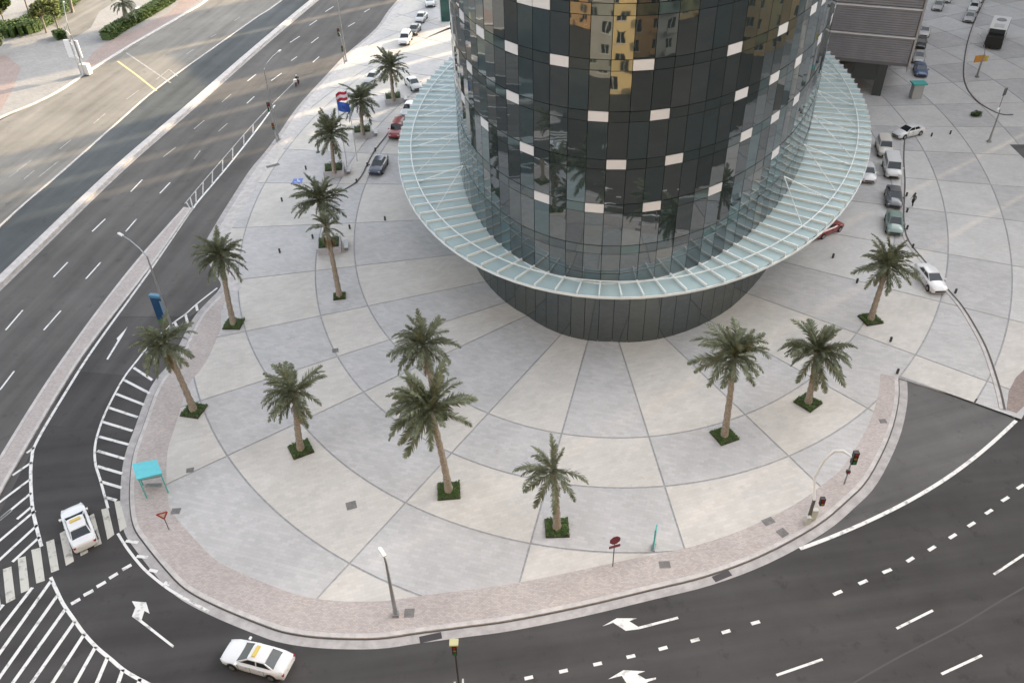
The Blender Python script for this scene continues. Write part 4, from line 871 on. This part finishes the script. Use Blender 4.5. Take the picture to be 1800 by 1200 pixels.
# ------------------------------------------------------------------ people
SKIN = mat('skin', (.30, .17, .11), .6); HAIR = mat('hair', (.015, .012, .01), .8)
def person(px, py, rz, label, shirt, trousers, z=.146, sit=False):
    t_ = empty('person', P(px, py, z), rz, label, 'person')
    J = {'pel': (0, 0, .95), 'ch': (.02, 0, 1.28), 'nk': (.03, 0, 1.50), 'hd': (.06, 0, 1.62), 'ht': (.06, 0, 1.74), 'hl': (0, .11, .90), 'kl': (.14, .11, .50), 'al': (.02, .11, .08), 'fl': (.18, .11, .04), 'hr': (0, -.11, .90), 'kr': (.02, -.11, .50), 'ar': (-.22, -.11, .14), 'fr': (-.10, -.11, .04),
         'sl': (.02, .19, 1.42), 'el': (-.10, .24, 1.14), 'wl': (.04, .25, .92), 'sr': (.02, -.19, 1.42), 'er': (.06, -.24, 1.14), 'wr': (.24, -.22, 1.0)}
    if sit: J.update({'pel': (0, 0, .85), 'ch': (.14, 0, 1.15), 'nk': (.22, 0, 1.36), 'hd': (.27, 0, 1.48), 'ht': (.28, 0, 1.62), 'hl': (.02, .13, .83), 'kl': (.42, .2, .72), 'al': (.25, .2, .35), 'fl': (.42, .2, .3), 'hr': (.02, -.13, .83), 'kr': (.42, -.2, .72), 'ar': (.25, -.2, .35), 'fr': (.42, -.2, .3), 'sl': (.18, .2, 1.30), 'el': (.34, .28, 1.12), 'wl': (.58, .28, 1.02), 'sr': (.18, -.2, 1.30), 'er': (.34, -.28, 1.12), 'wr': (.58, -.28, 1.02)})
    E_ = [('pel', 'ch'), ('ch', 'nk'), ('nk', 'hd'), ('hd', 'ht'), ('pel', 'hl'), ('hl', 'kl'), ('kl', 'al'), ('al', 'fl'), ('pel', 'hr'), ('hr', 'kr'), ('kr', 'ar'), ('ar', 'fr'), ('ch', 'sl'), ('sl', 'el'), ('el', 'wl'), ('ch', 'sr'), ('sr', 'er'), ('er', 'wr')]
    RD = {'pel': .15, 'ch': .16, 'nk': .065, 'hd': .10, 'ht': .07, 'hl': .10, 'kl': .07, 'al': .05, 'fl': .04, 'hr': .10, 'kr': .07, 'ar': .05, 'fr': .04, 'sl': .07, 'el': .05, 'wl': .035, 'sr': .07, 'er': .05, 'wr': .035}
    ks = list(J); me = bpy.data.meshes.new('figure'); me.from_pydata([J[k] for k in ks], [(ks.index(a), ks.index(b_)) for a, b_ in E_], [])
    o = link('figure', me, [shirt], t_); md = o.modifiers.new('skin', 'SKIN'); md.use_smooth_shade = True
    for i, k in enumerate(ks): v = me.skin_vertices[0].data[i]; v.radius = (RD[k], RD[k]); v.use_root = (k == 'pel')
    sb = o.modifiers.new('sub', 'SUBSURF'); sb.levels = 1; sb.render_levels = 1
    hd = Vector(J['hd']); MB().ball(hd + Vector((-.01, 0, .06)), .115, 8, 6).obj('hair', HAIR, t_, smooth=True)
    MB().ball(hd + Vector((.05, 0, .01)), .085, 8, 6).obj('face', SKIN, t_, smooth=True)
    for a, b_ in (('hl', 'kl'), ('hr', 'kr')): 
        foot_ = 'al' if a == 'hl' else 'ar'; MB().tube([J[a], J[b_], J[foot_]], [.115, .085, .065], 8).obj('trouser_leg', trousers, t_, smooth=True)
    for a, b_ in (('el', 'wl'), ('er', 'wr')):
        w_ = Vector(J[b_]); e_ = Vector(J[a]); dd = (w_ - e_).normalized(); hb_ = MB().ball(w_ + dd * .05, .045, 6, 4)
        for f_ in range(4): hb_.bar(w_ + dd * .06 + Vector((0, -.03 + .02 * f_, 0)), w_ + dd * (.15 - .01 * abs(f_ - 1)) + Vector((.01, -.03 + .02 * f_, -.02)), .014)
        hb_.bar(w_ + dd * .03 + Vector((0, .03, 0)), w_ + dd * .08 + Vector((.03, .06, 0)), .016); hb_.obj('hand', SKIN, t_)
    return t_
BLK = mat('dark_cloth', (.02, .022, .028), .9); GRN = mat('olive_cloth', (.10, .11, .09), .9); WHC = mat('white_cloth', (.6, .6, .6), .9)
person(1603, 362, R(200), 'person in dark clothes walking beside the greenish parked car', GRN, BLK)
# motorbike and rider
mpx, mpy = 523, 150; a_ = P(516, 158); b_ = P(530, 140); rz = math.atan2((b_ - a_).y, (b_ - a_).x)
mb_ = empty('motorbike', P(mpx, mpy, .006), rz, 'small dark motorbike riding up the highway lane', 'motorbike')
for x in (-.62, .66): MB().tube([(x, -.06, .3), (x, .06, .3)], .3, 14).obj('wheel', RUBBER, mb_)
MB().bar((-.55, 0, .6), (.35, 0, .75), .28, .25).obj('body', PMT['red'], mb_); MB().bar((-.7, 0, .82), (.1, 0, .84), .3, .12).obj('seat', DARK, mb_)
MB().bar((.66, 0, .32), (.42, 0, 1.0), .1).obj('fork', STEEL, mb_); MB().bar((.42, -.36, 1.02), (.42, .36, 1.02), .05).obj('handlebar', DARK, mb_); MB().box((-.75, 0, 1.05), (.45, .45, .42)).obj('delivery_box', PMT['white'], mb_)
rd_ = person(mpx, mpy, rz, 'rider with a white helmet sitting on the motorbike', BLK, BLK, z=.02, sit=True); MB().ball((.27, 0, 1.55), .15, 10, 6).obj('helmet', WHC, rd_, smooth=True)

# ------------------------------------------------------------------ street lamps, signals, signs
def pole_at(bx, by, tx_py, z=.146): b0 = P(bx, by, z); return b0, zat((b0.x, b0.y), tx_py)
def lamp(bx, by, topy, head, label, r0=.11, sign=None, double=False, dark=False):
    b0, ht = pole_at(bx, by, topy); m = STEEL
    t_ = empty('street_lamp', b0, 0, label, 'street lamp', 'street lamps'); ht -= b0.z
    MB().tube([(0, 0, 0), (0, 0, ht * .35), (0, 0, ht)], [r0 * 1.2, r0, r0 * .6], 10).obj('pole', m, t_); MB().box((0, 0, .12), (.45, .45, .24)).obj('base', m, t_)
    hz = P(*head, b0.z + ht + .8); v = Vector((hz.x - b0.x, hz.y - b0.y, ht + .8)); st0 = Vector((0, 0, ht - .1))
    pts = [st0, st0.lerp(v, .25) + Vector((0, 0, .35)), st0.lerp(v, .6) + Vector((0, 0, .35)), v]
    MB().tube(pts, [r0 * .6, r0 * .45, r0 * .4, r0 * .35], 8).obj('arm', m, t_)
    d = Vector((v.x, v.y, 0)).normalized(); a = math.atan2(d.y, d.x)
    hb_ = MB(); ax = Matrix.Rotation(a, 3, 'Z'); hb_.box(v, (.78, .26, .11), axis=ax); hb_.box(v + Vector((0, 0, .07)), (.58, .18, .05), axis=ax); hb_.box(v + ax @ Vector((.42, 0, 0)), (.1, .16, .08), axis=ax); hb_.obj('lamp_head', LAMPW, t_)
    return t_, ht
l1, h1 = lamp(303, 578, 450, (212, 412), 'lamp post rising from the hatched verge beside the blue sign', .12)
l2, h2 = lamp(490, 246, 122, (491, 90), 'lamp post on the highway kerb left of the flags', .11)
l3, h3 = lamp(696, 1080, 990, (672, 970), 'lamp post on the brick footway at bottom of the plaza', .14)
l4, h4 = lamp(609, 108, -30, (590, -60), 'lamp post on the highway kerb nearest to the row of cars', .10)
l5, h5 = lamp(150, 132, 40, (112, 4), 'lamp post beside the white display panels at top left', .10)
l6, h6 = lamp(1738, 250, 196, (1755, 192), 'lamp post near the round kerb on the right', .12)
l7, h7 = lamp(1717, 136, 92, (1722, 60), 'lamp post carrying the orange sign at top right', .10)
def head_sig(c, par, n=3, sc_=1.0, ax=None):
    b_ = MB(); b_.box(c, (.34 * sc_, .30 * sc_, .36 * n * sc_)); o = b_.obj('signal_head', DARK, par)
    for k, cc in enumerate(((.25, .02, .02), (.22, .14, .02), (.02, .16, .06))[:n]):
        key = 'signal_lens_%d' % k; m = MATS.get(key) or mat(key, cc, .3); MB().tube([Vector(c) + Vector((0, -.15 * sc_, (.36 * (n - 1) / 2 - .36 * k) * sc_)), Vector(c) + Vector((0, -.19 * sc_, (.36 * (n - 1) / 2 - .36 * k) * sc_))], .11 * sc_, 10).obj('lens', m, o)
    return o
def signal(bx, by, tops, label, arm=None, z=.146, m=STEEL, hs_=1.0):
    b0, ht = pole_at(bx, by, tops, z); t_ = empty('traffic_light', b0, 0, label, 'traffic light', 'traffic lights'); ht -= z
    MB().tube([(0, 0, 0), (0, 0, ht)], [.12, .08], 10).obj('pole', m, t_); return t_, ht, b0
# highway signals beside lamp posts
for bx, by, sy, lb in [(487, 250, 196, 'traffic light on the highway kerb left of the flags'), (606, 112, 62, 'traffic light on the highway kerb up by the row of cars')]:
    t_, ht, b0 = signal(bx, by, sy, lb); v = P(470 if bx < 500 else 591, 176 if bx < 500 else 46, ht + .146) - b0; v.z = ht
    v = Vector((v.x, v.y, 0)).normalized() * min(2.2, Vector((v.x, v.y, 0)).length) + Vector((0, 0, ht))
    MB().bar((0, 0, ht - .05), v, .09).obj('arm', STEEL, t_); head_sig(v + Vector((0, -.1, -.1)), t_, 3, 1.25); head_sig((.02, -.3, ht * .55), t_, 3, .9)
# arched mast at the right front corner
t_, ht, b0 = signal(1421, 912, 872, 'traffic light on a white arching mast at the right front corner')
for o in list(t_.children): bpy.data.objects.remove(o)
pts = [Vector((0, 0, 0)), Vector((0, 0, 2.2))]
for (x, y, zz_) in [(1432, 838, 4.2), (1448, 808, 5.4), (1466, 792, 6.0), (1482, 792, 6.1), (1498, 803, 5.9)]: q = P(x, y, zz_) - b0; pts.append(Vector((q.x, q.y, zz_ - .146)))
MB().tube([pts[0], pts[1]], [.14, .12], 10).obj('pole', mat('painted_dark_steel', (.09, .085, .085), .5), t_)
MB().tube(pts[1:], [.10, .10, .10, .12, .12, .09], 10).obj('arm', mat('painted_white_steel', (.62, .62, .62), .35), t_, smooth=True)
e_ = pts[-1]; head_sig(e_ + Vector((.15, -.1, .05)), t_, 3, 1.1); head_sig((.5, -.25, 2.3), t_, 2, 1.0)
MB().box((.35, .1, .5), (.45, .35, 1.0)).obj('cabinet', mat('cabinet_grey', (.45, .47, .43), .5), t_); MB().box((-.2, -.35, .35), (.35, .3, .7)).obj('cabinet', MATS['cabinet_grey'], t_)
t2, ht, b2 = signal(1484, 850, 812, 'slim traffic light standing behind the arching mast', z=.146)
for o in list(t2.children): bpy.data.objects.remove(o)
MB().tube([(0, 0, 0), (0, 0, 3.0)], [.07, .06], 8).obj('pole', STEEL, t2); head_sig((.1, 0, 2.6), t2, 2, .75); head_sig((0, 0, 1.4), t2, 1, .8)
# signal in the foreground, foot outside the frame
t3 = empty('traffic_light', P(814, 1262, .01), 0, 'traffic light seen from behind at the bottom edge', 'traffic light', 'traffic lights'); b3 = P(814, 1262, .01); zt3 = zat((b3.x, b3.y), 1128) 
MB().tube([(0, 0, 0), (0, 0, zt3 - .3)], [.08, .055], 10).obj('pole', mat('dark_pole', (.05, .05, .055), .5), t3)
MB().box((0, 0, zt3 - .05), (.5, .42, .12)).obj('visor', mat('signal_yellow', (.40, .40, .22), .6), t3); head_sig((0, -.05, zt3 - .62), t3, 3, .8)
MB().box((-.25, 0, zt3 * .45), (.12, .3, .5)).obj('pedestrian_head', MATS['cabinet_grey'], t3); MB().box((.25, 0, zt3 * .48), (.10, .3, .6)).obj('pedestrian_head', MATS['cabinet_grey'], t3)
# blue sign box on the verge
BLU = mat('sign_blue', (.07, .19, .30), .4); BDK = mat('sign_dark_blue', (.012, .05, .12), .3); BG = mat('sign_green', (.06, .16, .03), .5)
q0 = P(290, 566, .01); sg = empty('advert_sign', q0, R(-12), 'tall blue advertising sign beside the lamp post on the verge', 'sign')
zt_s = zat((q0.x, q0.y), 521); zb_s = .3
MB().box((0, 0, zt_s / 2 + .2), (1.25, .35, zt_s - .3)).obj('panel', BDK, sg); MB().box((0, -.02, zt_s + .08), (1.3, .45, .3)).obj('top_cap', BLU, sg); MB().box((.48, -.20, zt_s / 2), (.28, .06, zt_s * .75)).obj('side_stripe', mat('sign_pale_blue', (.16, .24, .34), .4), sg); MB().box((0, -.02, .22), (1.1, .45, .3)).obj('foot', BG, sg)
# red signs
RED = mat('sign_red', (.16, .018, .03), .5)
def no_entry(px, py, label):
    b0 = P(px, py, .146); t_ = empty('road_sign', b0, R(16), label, 'road sign'); h = zat((b0.x, b0.y), 948) - .146
    MB().tube([(0, 0, 0), (0, 0, h)], .04, 8).obj('pole', mat('sign_post', (.10, .09, .09), .5), t_)
    V = [(math.cos(R(22.5 + 45 * i)) * .42, -.06, h - .02 + math.sin(R(22.5 + 45 * i)) * .42) for i in range(8)] + [(math.cos(R(22.5 + 45 * i)) * .42, -.03, h - .02 + math.sin(R(22.5 + 45 * i)) * .42) for i in range(8)]
    link('octagon_plate', mesh('octagon_plate', V, [tuple(range(8)), tuple(reversed(range(8, 16)))] + [(i, 8 + i, 8 + (i + 1) % 8, (i + 1) % 8) for i in range(8)]), RED, t_)
    MB().box((0, -.05, h - .68), (.85, .03, .26)).obj('lower_plate', RED, t_)
no_entry(1077, 995, 'dark red octagonal road sign with a red strip plate below it')
b0 = P(297, 930, .146); t_ = empty('road_sign', b0, R(20), 'small red bordered triangular sign near the crosswalk', 'road sign')
MB().tube([(0, 0, 0), (0, 0, 1.7)], .04, 8).obj('pole', MATS['sign_post'], t_); RB = mat('sign_border_red', (.30, .04, .025), .5)
tri = [(-.38, 1.95), (.38, 1.95), (0, 1.3)]
for i in range(3): a, c = tri[i], tri[(i + 1) % 3]; MB().bar((a[0], -.05, a[1]), (c[0], -.05, c[1]), .05, .11).obj('border', RB, t_)
link('face', mesh('face', [(x * .9, -.045, z_) for x, z_ in tri] + [(x * .9, -.03, z_) for x, z_ in tri], [(0, 1, 2), (5, 4, 3)]), mat('sign_face', (.5, .45, .42), .5), t_)
TEAL = mat('teal_panel', (.06, .36, .34), .4); CYAN = mat('cyan_panel', (.10, .48, .55), .45, var=.06)
b0 = P(1149, 962, .146); t_ = empty('information_post', b0, R(70), 'thin teal information post right of the red sign', 'sign')
MB().box((0, 0, 1.15), (.55, .10, 2.3)).obj('blade', TEAL, t_); MB().box((0, 0, .05), (.7, .3, .1)).obj('foot', STEEL, t_)
zc_ = 2.5; pts = [P(232, 815, zc_), P(275, 807, zc_), P(285, 831, zc_), P(240, 842, zc_)]; c = sum(pts, Vector()) / 4
t_ = empty('bus_shelter', (c.x, c.y, .146), 0, 'small shelter with a flat bright cyan roof beside the kerb', 'shelter')
V = [p - Vector((c.x, c.y, .146)) for p in pts]; V += [v - Vector((0, 0, .14)) for v in V]
link('roof', mesh('roof', V, [(0, 1, 2, 3), (7, 6, 5, 4), (0, 4, 5, 1), (1, 5, 6, 2), (2, 6, 7, 3), (3, 7, 4, 0)]), CYAN, t_)
for i in range(4): v = V[i] * .86; MB().tube([(v.x, v.y, 0), (v.x, v.y, 2.25)], .05, 8).obj('post', TEAL, t_)
a, c2 = V[0] * .86, V[1] * .86; MB().bar((a.x, a.y, 1.2), (c2.x, c2.y, 1.2), .05, 1.4).obj('back_panel', mat('shelter_glass', (.25, .33, .33), .2), t_)
v = V[3] * .8; MB().box((0, 0, .45), (1.3, .35, .06)).obj('bench', STEEL, t_)
b0 = P(1608, 172, .146); t_ = empty('kiosk', b0, 0, 'small teal roofed kiosk near the blue car at upper right', 'kiosk')
MB().box((0, 0, 1.1), (1.5, 1.1, 2.2)).obj('cabin', mat('kiosk_grey', (.36, .37, .37), .6), t_); MB().box((0, 0, 2.3), (2.1, 1.6, .2)).obj('roof', TEAL, t_)
b0 = P(1717, 131, .146); t_ = empty('orange_sign', b0, R(10), 'orange and yellow sign hung on the lamp post at top right', 'sign'); MB().box((-.5, -.1, 2.6), (1.7, .12, 1.1)).obj('plate', mat('orange_plate', (.55, .27, .05), .5), t_); MB().box((.75, -.1, 2.5), (.5, .12, .9)).obj('plate', mat('yellow_plate', (.5, .42, .08), .5), t_); MB().tube([(0, 0, 0), (0, 0, 3.1)], .05, 8).obj('post', STEEL, t_)
b0 = P(1757, 188, .146); t_ = empty('sign_post', b0, R(30), 'dark backed sign on a short pole right of the round kerb', 'sign'); MB().tube([(0, 0, 0), (0, 0, 2.4)], .06, 8).obj('pole', STEEL, t_); MB().box((0, -.06, 2.3), (.7, .08, 1.1)).obj('plate', mat('plate_back', (.10, .11, .11), .5), t_)
# white display panels top left
b0 = P(146, 131, .14); t_ = empty('display_board', b0, R(-12), 'two white display panels on a lattice mast at top left', 'billboard')
zt_b = zat((b0.x, b0.y), 74)
for s in (-1, 1): MB().box((s * .75 - .2, 0, zt_b - 1.3), (1.1, .2, 2.9)).obj('panel', mat('board_white_%d' % (s + 1), (.72, .72, .74), .5), t_)
for s in (-1, 1): MB().tube([(s * .35, 0, 0), (s * .35, 0, zt_b + 2.5)], .07, 8).obj('mast', STEEL, t_)
for k in range(8): MB().bar((-.35 if k % 2 else .35, 0, .5 + k), (.35 if k % 2 else -.35, 0, 1.5 + k), .05).obj('lattice', STEEL, t_)
MB().box((.7, .2, .9), (1.5, 1.0, 1.8)).obj('cabinet', mat('board_base', (.55, .52, .50), .6), t_)
# flags
def flag(bx, by, topy, colr, label, dx, fl_w=2.6, fl_h=1.5, second=None):
    b0, ht = pole_at(bx, by, topy); ht -= .146; t_ = empty('flagpole', b0, R(dx), label, 'flag', 'flagpoles')
    MB().tube([(0, 0, 0), (0, 0, ht)], [.07, .035], 8).obj('pole', mat('flagpole_white', (.6, .62, .64), .3) if 'flagpole_white' not in MATS else MATS['flagpole_white'], t_); MB().ball((0, 0, ht + .05), .08).obj('finial', STEEL, t_)
    V = []; nx, nz = 14, 6
    for i in range(nx + 1):
        for j in range(nz + 1):
            u_, v_ = i / nx, j / nz; V.append(Vector((u_ * fl_w * .8, .22 * math.sin(u_ * 7 + v_) * u_, ht - .1 - v_ * fl_h - .55 * u_ ** 1.5 - .1 * math.sin(u_ * 6))))
    F = [(i * (nz + 1) + j, (i + 1) * (nz + 1) + j, (i + 1) * (nz + 1) + j + 1, i * (nz + 1) + j + 1) for i in range(nx) for j in range(nz)]
    mi = [second(i, j) if second else 0 for i in range(nx) for j in range(nz)]
    me = mesh('cloth', V, F, True, mi); link('cloth', me, colr, t_)
FB = mat('flag_blue', (.035, .11, .45), .7); FE = mat('flag_emblem', (.02, .05, .25), .7); FR_ = mat('flag_red', (.42, .02, .05), .7); FW = mat('flag_white', (.65, .62, .62), .7)
flag(611, 297, 176, [FB, FE], 'flagpole flying a plain blue flag with a dark emblem', 0, 1.9, 1.3, lambda i, j: 1 if (5 <= i <= 8 and 2 <= j <= 3) else 0)
flag(628, 283, 158, [FR_, FW], 'flagpole flying a red flag with a white band', 172, 1.9, 1.2, lambda i, j: 1 if j in (2, 3) else 0)
# wheelchair symbol painted on the paving
def mark(px, py, label):
    p = P(px, py, .150); b_ = MB(); b_.box((0, 0, .002), (1.3, 1.3, .003)); b_.cur = 1
    for k in range(12): a = R(200 + k * 20); a2 = R(220 + k * 20); b_.bar((.3 * math.cos(a) - .05, .3 * math.sin(a) - .12, .006), (.3 * math.cos(a2) - .05, .3 * math.sin(a2) - .12, .006), .09, .003)
    b_.bar((-.05, .38, .007), (-.03, 0, .007), .1, .003); b_.bar((-.03, 0, .008), (.28, -.02, .008), .1, .003); b_.bar((.28, 0, .009), (.4, -.36, .009), .1, .003); b_.ball((-.06, .5, .006), .09, 8, 2, .03)
    o = b_.obj('parking_symbol', [mat('marking_blue', (.10, .18, .55), .6), WHC], ground); o.location = (p.x, p.y, p.z)
mark(523, 318, '')
# bollards
bo = MB(); bo.tube([(0, 0, 0), (0, 0, .5), (0, 0, .55)], [.12, .12, .06], 10)
bme = bo.mesh('bollard', True); bme.materials.append(mat('bollard_black', (.03, .032, .035), .5))
for px, py, lb in [(677, 387, 'black bollard on the open paving left of the canopy'), (615, 402, 'black bollard right of the browned palm crown'), (550, 419, 'black bollard left of the browned palm crown'), (492, 444, 'black bollard right of the bushy upper left palm'), (496, 354, 'black bollard left of the full planter palm'), (538, 298, 'black bollard above the blue parking symbol'), (627, 321, 'black bollard inside the left drive kerb bend'), (646, 292, 'black bollard touching the nose of the dark blue saloon'), (660, 266, 'black bollard behind the dark blue saloon'),
                   (1464, 453, 'black bollard below the right canopy edge'), (1506, 497, 'black bollard left of the palm by the white car'), (1565, 600, 'upper black bollard of the pair above the asphalt notch'), (1577, 656, 'lower black bollard of the pair above the asphalt notch'), (1593, 345, 'bollard beside the dark grey saloon'), (1594, 373, 'bollard beside the roof of the greenish saloon'), (1594, 403, 'bollard beside the nose of the greenish saloon'), (1604, 436, 'bollard halfway between greenish saloon and white saloon'), (1679, 515, 'bollard at the nose of the white saloon on the kerb'), (1637, 240, 'bollard right of the white coupe'), (1670, 236, 'slim bollard farther right of the white coupe')]:
    o = link('bollard', bme, None, label=lb, cat='bollard', group='black bollards'); o.location = P(px, py, .146)
b0 = P(559, 268, .146); t_ = empty('information_post', b0, R(30), 'leaning dark post sign left of the planters', 'sign'); MB().bar((0, 0, 0), (.25, 0, 1.9), .16, .3).obj('blade', mat('post_grey', (.12, .13, .14), .5), t_); MB().box((0, 0, .04), (.5, .4, .08)).obj('foot', DARK, t_)
b0 = P(1715, 204, .146); t_ = empty('shrub', b0, 0, 'small dark shrub on the paving right of the white coupe', 'shrub'); V, F = leafy(1.3, 1.0, .8, 700, 55); link('foliage', mesh('foliage', V, F), SHRUB, t_)

# ------------------------------------------------------------------ planting at top left
HEDGE = mat('hedge_leaf', (.03, .055, .015), .6, col2=(.085, .13, .03), scale=3, spec=.3)
def hedge(pxs, wd, h, seed, label, dens=170):
    c = catmull([P(*q) for q in pxs], 4); t_ = empty('hedge', (c[0].x, c[0].y, .12), 0, label, 'hedge'); r_ = random.Random(seed); V = []; F = []; core_ = MB(); Lt = sum((c[i + 1] - c[i]).length for i in range(len(c) - 1))
    for i in range(len(c) - 1):
        a, b_ = c[i] - c[0], c[i + 1] - c[0]; a.z = b_.z = h * .42; core_.bar(a, b_, wd * .82, h * .84); d = (b_ - a); nn = Vector((-d.y, d.x, 0)).normalized()
        for k in range(int(d.length * dens * (wd + h) / 2)):
            t = r_.random(); s_ = r_.uniform(-1, 1); top = r_.random() < .6; q = a.lerp(b_, t) + nn * (wd / 2) * (s_ if top else math.copysign(1, s_)) * r_.uniform(.9, 1.1); q.z = h * (r_.uniform(.86, 1.12) if top else r_.uniform(.05, .95)); al = r_.uniform(0, 6.28); l = r_.uniform(.14, .28)
            dd = Vector((math.cos(al), math.sin(al), r_.uniform(-.6, .6))) * l; ss = Vector((-math.sin(al), math.cos(al), r_.uniform(-.6, .6))) * l * .6; b0 = len(V); V += [q - dd, q + ss, q + dd, q - ss]; F.append((b0, b0 + 1, b0 + 2, b0 + 3))
    core_.obj('branches', HEDGE, t_); link('leaves', mesh('leaves', V, F), HEDGE, t_, kind='stuff')
hedge([(188, 72), (222, 50), (262, 28), (300, 4), (340, -30)], 2.2, 1.6, 3, 'long clipped hedge running between the car park and the brick path', 150)
hedge([(98, 70), (116, 66)], 2.6, 1.2, 4, 'short round hedge left of the white display panels', 160)
hedge([(-30, 60), (10, 62), (40, 60), (70, 46), (95, 26), (120, 5), (150, -20)], 5.0, 2.0, 5, 'broad dark hedge under the trees at the top left corner', 55)
def tree(px, py, h, rad, seed, label, n=2600):
    n = int(n * 1.9); b0 = P(px, py, .12); t_ = empty('broadleaf_tree', b0, 0, label, 'tree', 'trees at the top left corner'); r_ = random.Random(seed); tr_ = MB(); tr_.tube([(0, 0, 0), (.1, 0, h * .3), (.15, .1, h * .6)], [.22, .17, .12], 8); cl = []
    for k in range(9):
        a = k * 2.4; q = Vector((math.cos(a) * rad * .6 * r_.uniform(.5, 1.1), math.sin(a) * rad * .6 * r_.uniform(.5, 1.1), h * r_.uniform(.62, 1.0))); tr_.tube([(.1, 0, h * .4), q * .6 + Vector((0, 0, h * .2)), q], [.09, .06, .02], 6); cl.append((q, rad * r_.uniform(.3, .5)))
    tr_.obj('trunk', BARK, t_); V = []; F = []
    for k in range(n):
        q, rr = cl[k % 9]; d = Vector((r_.gauss(0, 1), r_.gauss(0, 1), r_.gauss(0, .8))).normalized() * rr * r_.uniform(.6, 1.05); c = q + d; al = r_.uniform(0, 6.28); l = r_.uniform(.16, .32); dd = Vector((math.cos(al), math.sin(al), r_.uniform(-.7, .7))) * l; ss = Vector((-math.sin(al), math.cos(al), r_.uniform(-.6, .6))) * l * .6; b0_ = len(V); V += [c - dd, c + ss, c + dd, c - ss]; F.append((b0_, b0_ + 1, b0_ + 2, b0_ + 3))
    link('crown', mesh('crown', V, F), HEDGE if seed % 2 else mat('pale_leaf_%d' % seed, (.10, .13, .03), .6, col2=(.24, .26, .09), scale=2), t_)
tree(12, 52, 6.5, 3.0, 11, 'dark tree at the top left corner above the broad hedge'); tree(82, 58, 6.0, 2.3, 12, 'thin pale green tree right of the dark corner tree', 1500); tree(106, 62, 6.5, 2.0, 14, 'slender pale tree rising from the short round hedge', 1300); tree(-8, 100, 3.5, 2.6, 16, 'yellow green low tree on the left edge', 1800); tree(50, 20, 6.5, 2.8, 17, 'dark tree between the corner tree and the top edge')
palm(222, 48, 216, 4, 'palm with a drooping crown standing in the long hedge', 34, 0, 1.0, zb=.13, group='date palms on the plaza'); palm(128, 22, 120, -30, 'palm trunk at the top edge left of the car park', 30, 0, 1.0, zb=.13)
